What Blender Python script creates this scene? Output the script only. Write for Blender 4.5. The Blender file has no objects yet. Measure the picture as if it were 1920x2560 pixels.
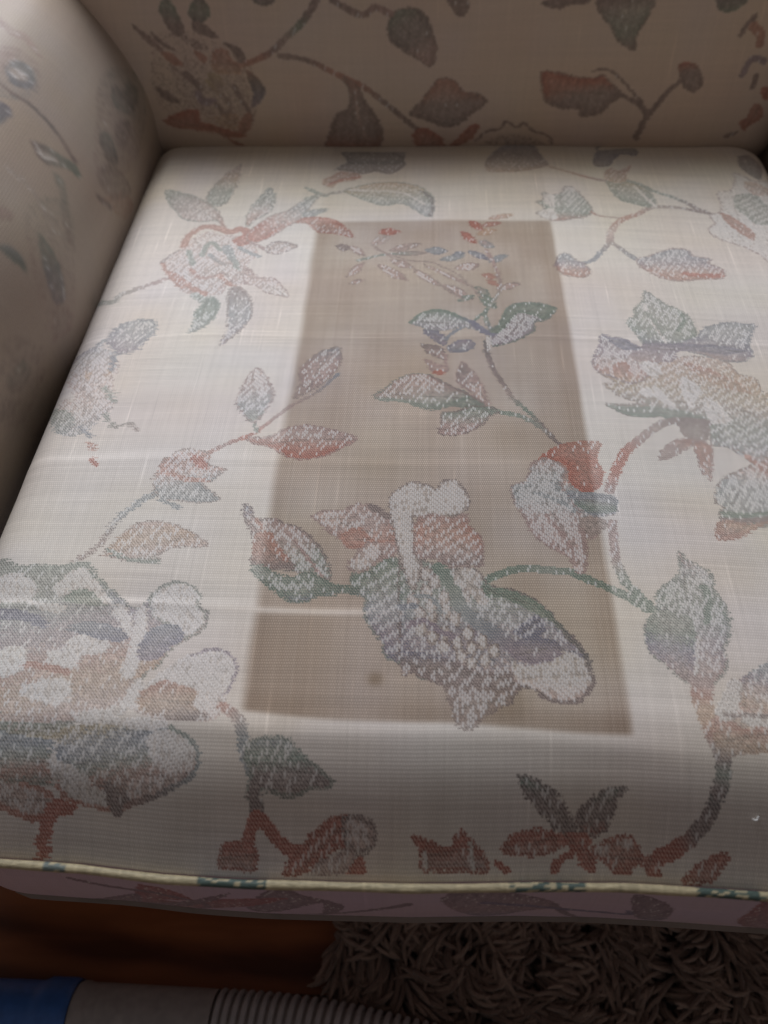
import bpy, bmesh, math, random
import numpy as np
from mathutils import Matrix, Vector

# ------------------------------------------------------------------ camera, light, exposure
SC = bpy.context.scene
COL = SC.collection
CAM_R = np.array([[0.9989015, 0.04158586, -0.02159637],
                  [0.01930003, -0.78509125, -0.61907935],
                  [-0.04270006, 0.61798248, -0.78503144]])   # rows: image right, image down, forward
cam_data = bpy.data.cameras.new('camera')
cam = bpy.data.objects.new('camera', cam_data)
COL.objects.link(cam)
cam_data.sensor_fit = 'VERTICAL'
cam_data.sensor_height = 24.0
cam_data.lens = 2009.0 / 2560.0 * 24.0
cam_data.clip_start = 0.02
cam_data.clip_end = 60.0
_m = Matrix.Identity(4)
for _r in range(3):
    _m[_r][0] = CAM_R[0][_r]
    _m[_r][1] = -CAM_R[1][_r]
    _m[_r][2] = -CAM_R[2][_r]
_m.translation = Vector((0.0, 0.0, 0.84))
cam.matrix_world = _m
cam_data.dof.use_dof = True
cam_data.dof.focus_distance = 0.48
cam_data.dof.aperture_fstop = 4.0
SC.camera = cam

world = bpy.data.worlds.new('World')
SC.world = world
world.use_nodes = True
_bg = world.node_tree.nodes['Background']
_bg.inputs['Color'].default_value = (0.88, 0.80, 0.80, 1)
_bg.inputs['Strength'].default_value = 0.13


def area(name, loc, target, sx, sy, power, color, spread=180):
    d = bpy.data.lights.new(name, 'AREA')
    d.shape = 'RECTANGLE'
    d.size, d.size_y = sx, sy
    d.energy = power
    d.color = color
    d.spread = math.radians(spread)
    o = bpy.data.objects.new(name, d)
    COL.objects.link(o)
    o.location = loc
    o.rotation_euler = (Vector(target) - Vector(loc)).to_track_quat('-Z', 'Y').to_euler()
    return o


area('window_light', (-0.50, 1.52, 1.80), (0.0, 0.35, 0.47), 1.0, 0.7, 37.0, (0.90, 0.93, 1.0))
SC.view_settings.view_transform = 'Standard'
SC.view_settings.look = 'None'
SC.view_settings.exposure = 0.0
SC.view_settings.gamma = 1.0

# ------------------------------------------------------------------ shapes of the chair (metres)
#GEO
XL, XR, YB = -0.250, 0.305, 0.738
ZS = 0.447                                    # height of the seam (piping) round the cushion top
FX = [-0.26, -0.20, -0.16, -0.12, -0.08, 0.0, 0.06, 0.10, 0.15, 0.22, 0.31]
FY = [0.104, 0.103, 0.102, 0.099, 0.098, 0.099, 0.102, 0.103, 0.102, 0.100, 0.102]


def sstep(x, a, b):
    t = np.clip((x - a) / (b - a), 0, 1)
    return t * t * (3 - 2 * t)


def front_y(x):
    return np.interp(x, FX, FY)


def bump2(x, y, seed):
    """cheap smooth value noise from sines"""
    r = np.random.RandomState(seed)
    s = 0
    for k in range(7):
        a = r.uniform(0, 6.28)
        f = r.uniform(0.6, 2.2)
        s = s + np.sin((x * np.cos(a) + y * np.sin(a)) * f + r.uniform(0, 6.28))
    return s / 4.0


def crease(x, y, y0, x0, x1, slope, w):
    d = y - (y0 + slope * x + 0.0015 * np.sin(x * 31))
    return np.exp(-(d / w) ** 2) * sstep(x, x0, x0 + 0.06) * (1 - sstep(x, x1 - 0.08, x1))


def creases(x, y):
    """height (m) of the fold ridges pressed into the cover"""
    h = 0.0005 * crease(x, y, 0.2185, -0.40, 0.02, -0.01, 0.0022)
    h = h + 0.0002 * crease(x, y, 0.2185, -0.05, 0.30, -0.01, 0.004)
    h = h + 0.0003 * crease(x, y, 0.4350, -0.26, 0.31, -0.004, 0.0022)
    h = h + 0.0003 * crease(x, y, 0.3200, -0.30, 0.05, -0.01, 0.004)
    h = h + 0.0008 * crease(x, y, 0.1530, -0.40, 0.16, -0.02, 0.0060)
    return h


def zs_at(y):
    """seam height: pulled lower along the front"""
    return ZS - 0.019 * (1 - sstep(y, 0.10, 0.20))


def seat_xy(a, b):
    """a in [0,1] across, b in [0,1] front to back -> plan position with rounded corners"""
    r = 0.034
    W = XR - XL
    x = a * W
    D = YB - 0.10
    y = b * D
    fx = np.where(x < r, (r - x) / r, np.where(x > W - r, (x - (W - r)) / r, 0.0))
    fy = np.where(y < r, (r - y) / r, np.where(y > D - r, (y - (D - r)) / r, 0.0))
    sx = np.where(x < r, -1.0, 1.0)
    sy = np.where(y < r, -1.0, 1.0)
    fx2 = fx * np.sqrt(np.clip(1 - fy * fy / 2, 0, 1))
    fy2 = fy * np.sqrt(np.clip(1 - fx * fx / 2, 0, 1))
    x = np.where(fx > 0, np.where(sx < 0, r - fx2 * r, W - r + fx2 * r), x)
    y = np.where(fy > 0, np.where(sy < 0, r - fy2 * r, D - r + fy2 * r), y)
    x = x + XL
    y = y * (YB - front_y(x)) / D + front_y(x)
    return x, y


def prof(e, R, p=2.0):
    t = np.clip(1 - e / R, 0, 1)
    return (1 - t ** p) ** (1 / p)


def seat_point(a, b):
    x, y = seat_xy(a, b)
    W = XR - XL
    D = YB - 0.10
    yf = front_y(x)
    # distances measured in the square parameter so that they vanish on the whole rim
    el, er = a * W, (1 - a) * W
    ef, eb = b * D, (1 - b) * D
    q = ef / 0.046                             # the cover bends sharply over the front edge
    hh = np.clip(.5 + .5 * (1 - q) / .42, 0, 1)
    f = 1 + (q - 1) * hh - .42 * hh * (1 - hh)
    bk = prof(eb, 0.055, 2.2)
    l = prof(el, 0.028, 2.4)
    r = prof(er, 0.035, 2.3)
    k = f * bk * l * r
    u = (x - (XL + XR) / 2) / (W / 2)
    v = (y - (YB + 0.1) / 2) / (D / 2)
    crown = 0.010 * (1 - u * u) * (1 - v * v)
    z = zs_at(y) + (0.4735 - zs_at(y) + crown) * k
    z = z + (creases(x, y) + 0.0016 * bump2(x * 14, y * 14, 3) + 0.0003 * bump2(x * 70, y * 90, 5)) * np.clip(k * 1.5 - .3, 0, 1)
    # puckers running in from the seam, and slack where the cover is pulled at the corners
    pk = np.sin(x * 210 + 2.2 * np.sin(x * 37)) * (0.6 + 0.4 * np.sin(x * 61 + 1))
    z = z + 0.00055 * pk * np.exp(-((ef - 0.012) / 0.016) ** 2)
    z = z + 0.0009 * np.sin((x * 0.6 + y) * 95 + 3 * np.sin(x * 19)) * np.exp(-((x + 0.20) / 0.10) ** 2 - ((y - 0.20) / 0.07) ** 2)
    z = z + 0.0007 * np.sin((x * -0.5 + y) * 80 + 2 * np.sin(x * 23)) * np.exp(-((x - 0.24) / 0.07) ** 2 - ((y - 0.18) / 0.06) ** 2)
    return np.stack([x, y, z], -1)


# arm cross-section, inner side first: (offset outward from the inner line, z)
ARM_S = [(-0.000, 0.30), (-0.007, 0.36), (-0.006, 0.43), (-0.005, 0.455), (-0.002, 0.475), (0.001, 0.50), (0.006, 0.53),
         (0.016, 0.560), (0.034, 0.588), (0.060, 0.606), (0.105, 0.614), (0.155, 0.607), (0.192, 0.583),
         (0.212, 0.545), (0.214, 0.50), (0.205, 0.46), (0.197, 0.43), (0.195, 0.36), (0.195, 0.25), (0.195, 0.11)]


def catmull(P, n):
    P = np.asarray(P, float)
    Q = np.vstack([2 * P[0] - P[1], P, 2 * P[-1] - P[-2]])
    out = []
    t = np.linspace(0, 1, n, endpoint=False)[:, None]
    for i in range(1, len(Q) - 2):
        p0, p1, p2, p3 = Q[i - 1], Q[i], Q[i + 1], Q[i + 2]
        out.append(0.5 * ((2 * p1) + (-p0 + p2) * t + (2 * p0 - 5 * p1 + 4 * p2 - p3) * t * t + (-p0 + 3 * p1 - 3 * p2 + p3) * t ** 3))
    out.append(P[-1:])
    return np.vstack(out)


_as = catmull(ARM_S, 12)
_al = np.concatenate([[0], np.cumsum(np.linalg.norm(np.diff(_as, axis=0), axis=1))])
ARM_LEN = _al[-1]
ARM_Y0, ARM_Y1 = 0.105, 0.90


def arm_point(a, b, side=-1):
    """a: 0..1 along y, b: 0..1 along the cross-section"""
    y = ARM_Y0 + a * (ARM_Y1 - ARM_Y0)
    s = b * ARM_LEN
    off = np.interp(s, _al, _as[:, 0])
    z = np.interp(s, _al, _as[:, 1])
    # round the front end of the arm over
    e = np.clip(1 - (y - ARM_Y0) / 0.03, 0, 1)
    sh = 1 - np.sqrt(np.clip(1 - e * e, 0, 1))
    off = off + (0.08 - off) * 0.30 * sh
    z = z - (z - 0.40) * 0.12 * sh * (z > 0.4)
    # the padding swells over the cushion towards the back
    bulge = sstep(y, 0.36, 0.47) * np.exp(-((z - 0.512) / 0.055) ** 2)
    n = bump2(y * 22, z * 30 + off * 20, 11) * 0.0015
    fold = 0.0025 * np.exp(-(((z - 0.585) - (y - 0.42) * 0.35) / 0.006) ** 2) * sstep(y, 0.30, 0.40) * (1 - sstep(y, 0.50, 0.58))
    if side < 0:
        tuck = 0.011 * (1 - sstep(y, 0.36, 0.45)) * np.exp(-((z - 0.45) / 0.045) ** 2)
        x = XL - 0.006 - off + bulge * 0.013 + n + fold - tuck
    else:
        x = XR + 0.017 + off - bulge * 0.004 - n
    return np.stack([x + 0 * y, y, z], -1)


# backrest section: (y, z) from the crevice up over the top and down the rear
BACK_S = [(0.770, 0.400), (0.752, 0.430), (0.732, 0.448), (0.722, 0.462), (0.718, 0.480), (0.719, 0.510), (0.724, 0.550),
          (0.732, 0.60), (0.742, 0.635), (0.755, 0.662), (0.772, 0.682), (0.80, 0.696), (0.84, 0.70), (0.885, 0.685),
          (0.91, 0.65), (0.915, 0.60), (0.915, 0.5), (0.915, 0.3), (0.915, 0.14)]
_bs = catmull(BACK_S, 12)
_bl = np.concatenate([[0], np.cumsum(np.linalg.norm(np.diff(_bs, axis=0), axis=1))])
BACK_LEN = _bl[-1]
BX0, BX1 = -0.33, 0.336


def back_point(a, b):
    """a 0..1 left to right, b 0..1 up the face, over the top, down the rear"""
    s = b * BACK_LEN
    y = np.interp(s, _bl, _bs[:, 0])
    z = np.interp(s, _bl, _bs[:, 1])
    L = BX1 - BX0
    x = BX0 + a * L
    R = 0.050
    e = np.clip((x - (BX1 - R)) / R, 0, 1)
    e0 = np.clip(((BX0 + R) - x) / R, 0, 1)
    t = 1 - np.sqrt(np.clip(1 - e ** 2.4, 0, 1)) + 1 - np.sqrt(np.clip(1 - e0 ** 2.4, 0, 1))
    yc = 0.83
    y = y + (yc - y) * t * 0.85
    z = z - np.clip(z - 0.65, 0, 1) * t * 0.5
    u = (x - (BX0 + BX1) / 2) / (L / 2)
    n = bump2(x * 12, s * 12, 21) * 0.0016
    front = np.clip((0.80 - y) / 0.05, 0, 1)
    y = y + (0.006 * u * u - 0.004 + n) * front
    z = z + 0.0018 * np.sin(x * 17 + 1.0) * sstep(z, 0.43, 0.47) * (1 - sstep(z, 0.47, 0.52))
    return np.stack([x, y, z], -1)


SEAT_SIZE = (XR - XL, YB - 0.10 + 0.02)
ARM_SIZE = (ARM_Y1 - ARM_Y0, ARM_LEN)
BACK_SIZE = (BX1 - BX0, BACK_LEN)
BAND_H = 0.108
Z_BOT = ZS - BAND_H


def rim(t):
    """closed rim of the cushion, t in [0,4): front, right, back, left"""
    t = np.asarray(t) % 4
    a = np.where(t < 1, t, np.where(t < 2, 1.0, np.where(t < 3, 3 - t, 0.0)))
    b = np.where(t < 1, 0.0, np.where(t < 2, t - 1, np.where(t < 3, 1.0, 4 - t)))
    return seat_xy(a, b)


def band_point(t, v):
    """the boxing band under the piping: t along the rim, v 0 (bottom) .. 1 (top)"""
    x, y = rim(t)
    dt = 1e-3
    x2, y2 = rim(t + dt)
    x1, y1 = rim(t - dt)
    tx, ty = x2 - x1, y2 - y1
    n = np.sqrt(tx * tx + ty * ty) + 1e-12
    nx, ny = ty / n, -tx / n
    d = 0.005 * (1 - (2 * v - 1) ** 2) - 0.003 + 0.0012 * bump2(x * 30 + y * 30, v * 3, 8) * (v * (1 - v) * 4)
    return np.stack([x + nx * d, y + ny * d, Z_BOT + (zs_at(y) - 0.002 - Z_BOT) * v], -1)
#ENDGEO
# designs woven into each cloth panel (mm): F = filled shape, S = stem
SEAT_ART = [
    ('S',[(52.1,414.9),(37.6,406.2),(25.2,399.2),(13.7,393.1),(-55.7,446.5),(-55.7,433.8)],5,6,'Pggg',0.35,1),
    ('S',[(47,411.3),(53.4,416.9),(59.8,418.9)],4,4,'PP',0.3,1),
    ('F',[(11.5,327.7),(24.4,336.9),(38.5,327.2),(44.4,312),(45.7,293.3),(51.3,277.1),(44,261.9),(38.5,250.7),(26.1,248.2),(13.7,258.3),(10.7,274),(12,285.7),(23.1,281.6),(7.7,312.5)],'spps',(13.2,340.9,39.3,247.7),0.6,0.5,None,1.5,1,0,True),
    ('S',[(4.3,330.3),(20.1,334.3),(27.3,343.9)],6,4,'vs',0.4,1),
    ('S',[(38,329.3),(40.2,310.5)],4,4,'bb',0.15,1),
    ('S',[(40.2,293.8),(49.1,280.1)],4,4,'gg',0.15,1),
    ('F',[(0.9,282.1),(18.4,273.5),(28.6,262.9),(25.6,249.7),(15.8,255.8)],'gs',(16.2,274,23.9,249.7),0.3,0.3,None,1.5,1,0,True),
    ('S',[(47,268),(56.4,255.8),(64.1,258.8),(73.1,252.3)],3,2.5,'gt',0.15,1),
    ('S',[(33.3,256.8),(43.6,247.7)],3,3,'bb',0.15,1),
    ('S',[(23.9,294.8),(35.5,281.1)],3,2,'tt',0.15,1),
    ('F',[(41.9,242.1),(45.7,242.6),(50,236.6),(47,234.5)],'rr',(45.3,242.6,47.4,234.5),0.2,0.2,None,1.5,1,0,True),
    ('F',[(46.6,230.5),(52.6,225.9),(56,221.4),(50,223.4)],'RR',(50,230.5,52.1,221.4),0.2,0.2,None,1.5,1,0,True),
    ('F',[(21.4,311.5),(22.2,308),(24.4,304.9),(26.5,303.9),(28.2,303.4),(27.8,306.5),(26.5,309.5),(24.4,311.5),(21.4,312.5)],'oo',(21.4,312,28.2,303.9),0.4,0.4,None,1.3,1,0,True),
    ('F',[(37.2,312.5),(37.6,309.5),(38.5,307),(40.2,304.9),(41.9,303.9),(41.9,306),(41.4,308.5),(39.7,311),(37.6,312.5)],'oo',(37.6,312.5,41.9,303.9),0.4,0.4,None,1.3,1,0,True),
    ('F',[(27.8,348.5),(34.2,362.7),(47,367.2),(59,364.2),(59.8,348),(54.7,334.8),(46.1,328.2),(36.7,333.3)],'sbv',(54.3,364.7,38.9,330.8),0.5,0.2,'b',1.5,1,0,True),
    ('F',[(28.6,548.6),(39.3,546.1),(55.1,537.9),(69.2,525.8),(79.9,512.1),(86.7,494.9),(79.9,498.9),(73.9,497.4),(64.5,497.9),(53.4,502),(43.2,516.7),(33.3,533.4)],'gtp',(34.2,545,78.6,494.9),0.12,0.55,'g',1.5,1,0,True),
    ('S',[(79.9,512.1),(84.6,498.4),(92.3,481.7)],3.5,3.5,'tr',0.15,1),
    ('F',[(87.6,591.6),(83.3,583.5),(76.9,574.9),(71.8,559.7),(67.1,543),(67.5,528.8),(76.5,520.2),(83.3,522.2),(87.6,535.9),(89.7,558.7)],'pogg',(87.2,588.1,73.5,524.8),0.3,0.3,'t',1.2,1,0,True),
    ('F',[(118.3,549.1),(113.2,535.4),(107.2,517.7),(105.5,501.5),(108.5,488.3),(114.1,499.5),(123,509.1),(125.6,527.3),(123,541.5)],'sgpr',(111.1,549.1,119.6,488.3),0.5,0.4,'g',1.5,1,0,True),
    ('F',[(61.5,459.4),(67.1,473.6),(77.8,482.2),(90.2,476.2),(98.3,475.6),(106.8,471.6),(119.2,456.9),(122.6,446.3),(116.6,434.1),(120.9,422.5),(123.9,410.8),(114.9,406.2),(105.1,409.8),(103.4,396.6),(96.1,394.1),(86.3,397.6),(73.9,398.1),(61.5,415.4),(48.7,439.2),(52.6,449.3),(58.5,455.9)],'pppPp',(82.9,482.2,98.3,393.6),0.6,0.5,None,1.5,1,0,True),
    ('S',[(61.1,461.5),(62.4,475.6),(69.6,487.3),(79.5,488.8),(88.9,483.7),(96.6,480.2),(103,484.8),(111.1,477.2),(108.1,464.5)],6,8,'rrR',0.1,1),
    ('S',[(79,447.3),(79.5,460.4),(83.7,465.5),(91.9,453.9)],5,4,'gg',0.2,1),
    ('S',[(66.7,453.9),(73.5,435.6)],5,5,'gg',0.15,1),
    ('S',[(96.1,457.4),(103.8,441.2),(110.7,427.5)],8,4,'sg',0.2,1),
    ('S',[(106,457.4),(115.4,449.8),(123.9,444.7)],4,4,'ss',0.15,1),
    ('S',[(85,447.3),(97,434.6),(103.8,434.6)],4,3,'st',0.15,1),
    ('S',[(56.4,425.5),(69.2,414.9),(80.3,402.7),(90.2,395.6)],5,6,'rr',0.3,1),
    ('S',[(72.6,429),(82.5,417.4),(91.9,418.4),(98.7,423)],4,3,'rP',0.3,1),
    ('S',[(47.9,439.2),(53,447.3),(58.5,455.9)],3,3,'Tt',0.15,1),
    ('S',[(49.1,437.7),(59.8,418.9),(71.4,404.7)],3,3,'rr',0.15,1),
    ('S',[(96.6,419.9),(107.2,407.8),(115.8,401.2)],4,4,'rr',0.3,1),
    ('F',[(99.5,468),(111.5,480.7),(122.2,493.4),(132,497.4),(139.3,486.3),(127.7,473.1),(114.9,464),(106.8,458.9)],'RR',(116.6,497.4,121.8,458.9),0.15,0.15,None,1.5,1,0,True),
    ('F',[(110.2,477.2),(123,501),(138.4,512.6),(149.1,526.8),(154.7,532.9),(161.9,534.9),(155.5,514.6),(152.1,498.9),(141,488.3),(128.2,471.1),(116.2,464)],'RRpsg',(113.6,467.5,161.9,534.9),0.1,0.5,'t',1.2,1,0,True),
    ('F',[(151.2,506.5),(158.9,512.6),(170.9,514.6),(164.5,506.5),(155.1,500)],'ss',(159.4,514.6,161.1,500),0.3,0.3,'g',1.5,1,0,True),
    ('F',[(147.4,493.4),(152.1,500),(164.1,501),(176.5,497.9),(186.3,487.8),(195.3,472.6),(187.1,475.1),(173.9,478.7),(166.2,479.7),(157.7,491.9)],'RrP',(172.2,501,167.1,477.2),0.1,0.6,'R',1.5,1,0,True),
    ('S',[(114.9,464),(127.3,454.4)],4,4,'PP',0.15,1),
    ('F',[(127.3,454.9),(132,464),(141.8,464.5),(151.7,458.9),(145.3,452.8),(138,447.8),(130.7,449.8)],'tp',(137.1,464.5,139.3,447.8),0.3,0.6,'T',1.5,1,0,True),
    ('F',[(115.8,431.1),(125.6,417.4),(132.4,415.9),(140.1,414.4),(153,392.6),(142.7,394.1),(135,397.6),(126.5,405.7),(118.3,409.3)],'PpW',(129.5,431.1,134.6,392.6),0.4,0.6,'P',1.5,1,0,True),
    ('S',[(82.9,394.6),(92.7,386.5)],7,7,'gg',0.5,1),
    ('F',[(90.2,381.9),(86.3,371.8),(87.6,361.2),(85.9,349.5),(95.7,356.1),(101.7,368.3),(103,382.9),(95.7,392.1),(92.7,388)],'GGs',(96.6,386.5,88.9,353.6),0.15,0.75,'g',1.5,1,0,True),
    ('F',[(109.4,404.7),(118.8,399.7),(125.2,388.5),(128.6,371.3),(125.6,359.1),(119.6,346),(112.4,335.3),(113.6,350.5),(111.1,371.3),(108.1,390.5)],'Tsv',(113.6,402.7,113.2,337.9),0.2,0.65,'t',1.5,1,0,True),
    ('F',[(147,551.1),(156.8,546.6),(164.9,539),(171.3,534.9),(161.9,534.9),(155.1,541)],'gg',(158.5,551.1,160.2,534.9),0.2,0.2,None,1.5,1,0,True),
    ('S',[(151.2,530.9),(160.6,535.9),(171.8,539.5),(185.9,546.1)],4,4,'gt',0.3,1),
    ('F',[(182.4,544),(198.2,554.2),(219.2,558.7),(237.6,555.2),(250.4,545),(257.6,527.3),(254.6,501.5),(241.4,513.6),(231.6,522.8),(216.2,520.2),(201.2,527.8),(193.1,534.4)],'oygs',(220.9,558.7,222.6,515.7),0.3,0.35,'g',1.5,1,0,True),
    ('S',[(247.4,543.5),(256.8,525.8),(254.6,503)],3,3,'kk',0.3,1),
    ('S',[(185.9,546.1),(208.5,544),(231.1,540.5),(250.8,521.2)],2,2,'WW',0.9,1),
    ('F',[(162.8,563.8),(169.2,568.8),(176.9,577.5),(194,572.4),(191,562.3),(178.2,558.7),(170.9,549.1),(163.6,554.2)],'ro',(174.7,577.5,176.9,549.1),0.2,0.2,None,1.5,1,0,True),
    ('S',[(167.1,554.2),(181.2,563.8),(194,567.3)],3,3,'RR',0.15,1),
    ('F',[(171.3,581),(182.4,595.2),(202.5,598.2),(219.2,603.8),(233.3,590.6),(220.5,572.4),(206.8,577.5),(197,572.4),(183.7,577.5)],'kT',(200.8,603.8,202.5,572.4),0.2,0.2,None,1.5,1,0,True),
    ('F',[(173.9,615.5),(232.9,614.4),(229.9,590.6),(182.4,591.6)],'kk',(204.2,614.4,205.5,591.1),0.2,0.2,None,1.5,1,0,False),
    ('S',[(195.7,305.4),(182.9,287.7),(166.2,273),(153,256.3),(148.7,250.7),(141,244.7)],2.5,3,'btPR',0.2,1),
    ('S',[(145.3,261.9),(148.7,251.8)],2.5,2.5,'gg',0.15,1),
    ('F',[(170,311),(181.2,328.7),(193.5,334.3),(196.1,321.7),(192.7,306.5),(184.6,294.8),(174.7,286.2),(168.3,281.6),(172.2,297.3)],'bPPt',(178.6,334.3,183.7,281.6),0.3,0.6,'t',1.5,1,0,True),
    ('F',[(132,279.6),(135,297.3),(140.6,311.5),(150,299.4),(155.1,283.7),(151.2,269),(146.1,259.4),(137.6,266.9)],'pPsg',(139.7,311.5,147,259.4),0.7,0.35,'P',1.5,1,0,True),
    ('F',[(141.4,246.7),(153,245.7),(159.8,247.7),(166.6,253.8),(177.7,257.3),(193.5,254.3),(211.5,246.7),(203.4,238.6),(192.7,231.5),(179,227.9),(167.5,232),(158.1,238.6),(149.5,240.6)],'PPRR',(180.3,257.3,179,227.9),0.55,0.15,'P',1.5,1,0,True),
    ('S',[(142.7,246.7),(132,240.6),(120.1,231.5)],3,3.5,'RPr',0.2,1),
    ('S',[(94.4,199.6),(86.7,193.5),(81.2,186.4),(76.1,179.8),(73.5,172.7),(67.9,157.5),(60.2,150.9)],5,3.5,'sstt',0.4,1),
    ('F',[(95.3,226.9),(103.8,235),(111.1,236),(122.2,231.5),(123.5,222.9),(134.2,219.8),(128.6,210.7),(121.8,208.2),(134.6,196),(121.8,193.5),(108.9,195.5),(98.7,195.5),(92.7,205.7),(93.1,216.8)],'Wrrpsss',(106.8,236,114.9,192.5),0.55,0.4,'t',1.2,1,0,True),
    ('F',[(110.2,232),(118.3,228.5),(123.9,221.4),(120.1,219.3),(113.2,224.4)],'RR',(115.8,232.5,118.3,218.8),0.3,0.3,None,1.5,1,0,True),
    ('S',[(98.7,195.5),(111.5,189.4)],3,3,'ss',0.15,1),
    ('S',[(95.7,218.8),(109.8,211.7),(124.3,210.2)],5,3,'rr',0.4,1),
    ('F',[(75.2,156),(81.2,169.7),(90.2,177.8),(103.8,178.8),(118.3,173.7),(132,165.1),(129.9,162.1),(115.4,161.1),(107.2,156),(107.2,150.4),(92.7,149.9),(81.2,153)],'poopg',(99.5,178.8,105.5,150.4),0.35,0.5,'t',1.2,1,0,True),
    ('S',[(77.3,158),(91,151.5),(107.2,149.9)],3,2,'gg',0.3,1),
    ('F',[(12,147.4),(28.2,146.4),(37.2,147.4),(50.8,146.9),(60.2,148.9),(66.7,148.9),(73.1,143.9),(81.2,134.2),(92.7,125.6),(99.5,120.1),(105.5,123.6),(108.5,131.7),(118.8,138.3),(126.9,136.8),(134.2,131.2),(135,124.1),(140.1,120.1),(140.6,113),(135,105.9),(126,99.3),(120.1,88.1),(114.5,82.1),(110.7,76.5),(108.9,66.4),(106.4,61.3),(90.2,57.2),(76.1,54.7),(43.6,55.2)],'gggsbvvProopp',(59,147.4,82.9,56.7),0.18,0.22,'g',1.3,1,0,True),
    ('F',[(17.1,137.3),(25.6,141.3),(32.9,141.3),(41,134.2),(42.3,126.6),(35,123.1),(21.4,124.6)],'WW',(28.2,141.3,33.8,123.1),0.92,0.92,None,1.5,1,0,True),
    ('F',[(51.3,133.2),(56.4,137.8),(61.5,144.4),(67.1,145.4),(73.5,139.8),(79.5,131.7),(87.6,123.6),(92.3,120.6),(81.2,124.1),(67.5,132.7),(62,129.7),(56,127.6)],'WW',(66.7,145.4,72.6,120.1),0.92,0.92,None,1.5,1,0,True),
    ('F',[(38.5,125.1),(49.1,123.1),(59.4,121.6),(60.2,117),(45.7,119.5)],'WW',(49.6,125.1,51.7,117),0.92,0.92,None,1.5,1,0,True),
    ('F',[(70.1,100.8),(75.2,103.8),(86.7,101.8),(92.7,97.8),(89.3,92.7),(79,90.7),(78.2,83.1),(70.1,84.1),(62.4,86.6),(60.7,92.7),(67.5,93.7)],'WW',(72.6,103.3,78.2,83.1),0.92,0.92,None,1.5,1,0,True),
    ('F',[(33.3,90.7),(41,95.7),(48.7,93.2),(52.6,87.1),(49.1,80),(37.6,77.5)],'WW',(41,95.7,47,77.5),0.92,0.92,None,1.5,1,0,True),
    ('F',[(51.3,69.9),(57.7,75),(65.8,77.5),(76.1,76.5),(78.6,69.4),(74.3,63.3),(66.7,64.3),(56.8,66.4)],'WW',(64.1,77.5,67.9,62.8),0.92,0.92,None,1.5,1,0,True),
    ('S',[(103.4,120.1),(106.4,105.9),(106,93.7),(105.5,83.1)],6,8,'WW',0.9,1),
    ('S',[(91.9,119.5),(97.4,112.5),(100,105.4)],7,5,'WW',0.8,1),
    ('F',[(108.9,130.2),(118.8,137.3),(127.7,136.3),(133.7,130.7),(134.2,123.1),(138.9,119),(138.4,111.4),(131.2,104.9),(125.2,110.9),(110.7,117)],'WW',(123.9,137.8,129.9,104.9),0.85,0.85,'g',1.3,1,0,True),
    ('F',[(109.8,106.4),(115.8,111.9),(125.2,112.5),(131.2,104.9),(124.8,98.3),(118.8,91.2),(108.9,90.7),(107.7,97.3)],'bBv',(115.4,111.9,120.1,91.2),0.1,0.15,None,1.5,1,0,True),
    ('F',[(66.7,106.4),(73.1,111.9),(87.6,110.4),(100,105.4),(99.1,100.3),(91.9,99.8),(75.2,103.8)],'bB',(82.9,111.9,86.3,99.3),0.15,0.15,None,1.5,1,0,True),
    ('F',[(59,125.1),(64.5,132.2),(73.1,130.7),(85,121.6),(76.9,121.6),(67.1,123.1)],'Gg',(69.2,132.7,71.8,121.6),0.15,0.15,None,1.5,1,0,True),
    ('S',[(26.9,115.5),(39.7,115),(53,109.4)],7,5,'BB',0.2,1),
    ('S',[(51.7,89.7),(62.4,84.1),(73.5,82.1)],4,3,'PP',0.15,1),
    ('S',[(51.7,84.6),(61.1,84.1),(73.9,81)],4,4,'rr',0.15,1),
    ('F',[(109.4,69.9),(115.4,76.5),(125.2,87.1),(133.3,94.2),(144.4,98.3),(151.7,97.8),(158.5,92.7),(160.6,86.1),(158.9,75),(156.4,68.4),(155.1,62.3),(148.7,58.8),(135,59.3),(118.3,60.8),(110.7,63.8)],'WWp',(135,98.3,141.8,58.8),0.85,0.8,None,1.5,1,0,True),
    ('F',[(113.6,72.4),(124.3,79.5),(136.3,77.5),(144,74.5),(140.6,67.9),(150.8,61.3),(137.1,59.3),(115.8,62.8)],'roT',(130.7,80,134.6,59.3),0.2,0.12,None,1.5,1,0,True),
    ('S',[(136.7,94.2),(143.6,97.8),(151.7,97.8),(158.5,92.7),(160.2,86.1),(158.5,77.5),(155.5,73.4)],1.6,1.6,'vv',0.15,1),
    ('F',[(82.5,59.3),(92.3,61.8),(100.8,63.3),(106,69.9),(109.8,79.5),(114.1,78),(112.8,69.4),(108.5,61.3),(104.7,58.3),(119.2,60.3),(132.4,58.3),(127.3,54.2),(105.5,55.2),(91,53.7)],'WW',(104.2,79,109.4,52.7),1,1,None,1.5,1,0,True),
    ('F',[(44,53.2),(61.5,54.7),(82,54.7),(88,52.7),(75.6,48.1),(72.2,46.6),(59,47.1),(44.9,48.1)],'gy',(65.4,54.7,66.2,46.6),0.4,0.4,None,1.5,0.8,0,True),
    ('F',[(44.4,50.1),(58.5,48.1),(72.2,46.6),(73.5,39.5),(72.6,36),(78.6,29.4),(70.9,27.9),(46.6,30.4)],'sbgrg',(63.2,51.2,65.4,27.9),0.25,0.15,None,1.5,1,0,True),
    ('F',[(75.2,49.6),(85,53.7),(97.8,55.2),(108.9,55.2),(120.1,53.7),(132.9,56.2),(144,50.1),(146.5,45.1),(144.8,37.5),(139.3,33.4),(128.6,27.9),(114.1,24.3),(108.9,21.8),(103,25.3),(89.7,29.9),(81.2,35),(75.6,42)],'ybbgrTT',(98.3,54.7,106.8,21.3),0.28,0.15,None,1,1,7.5,True),
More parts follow.
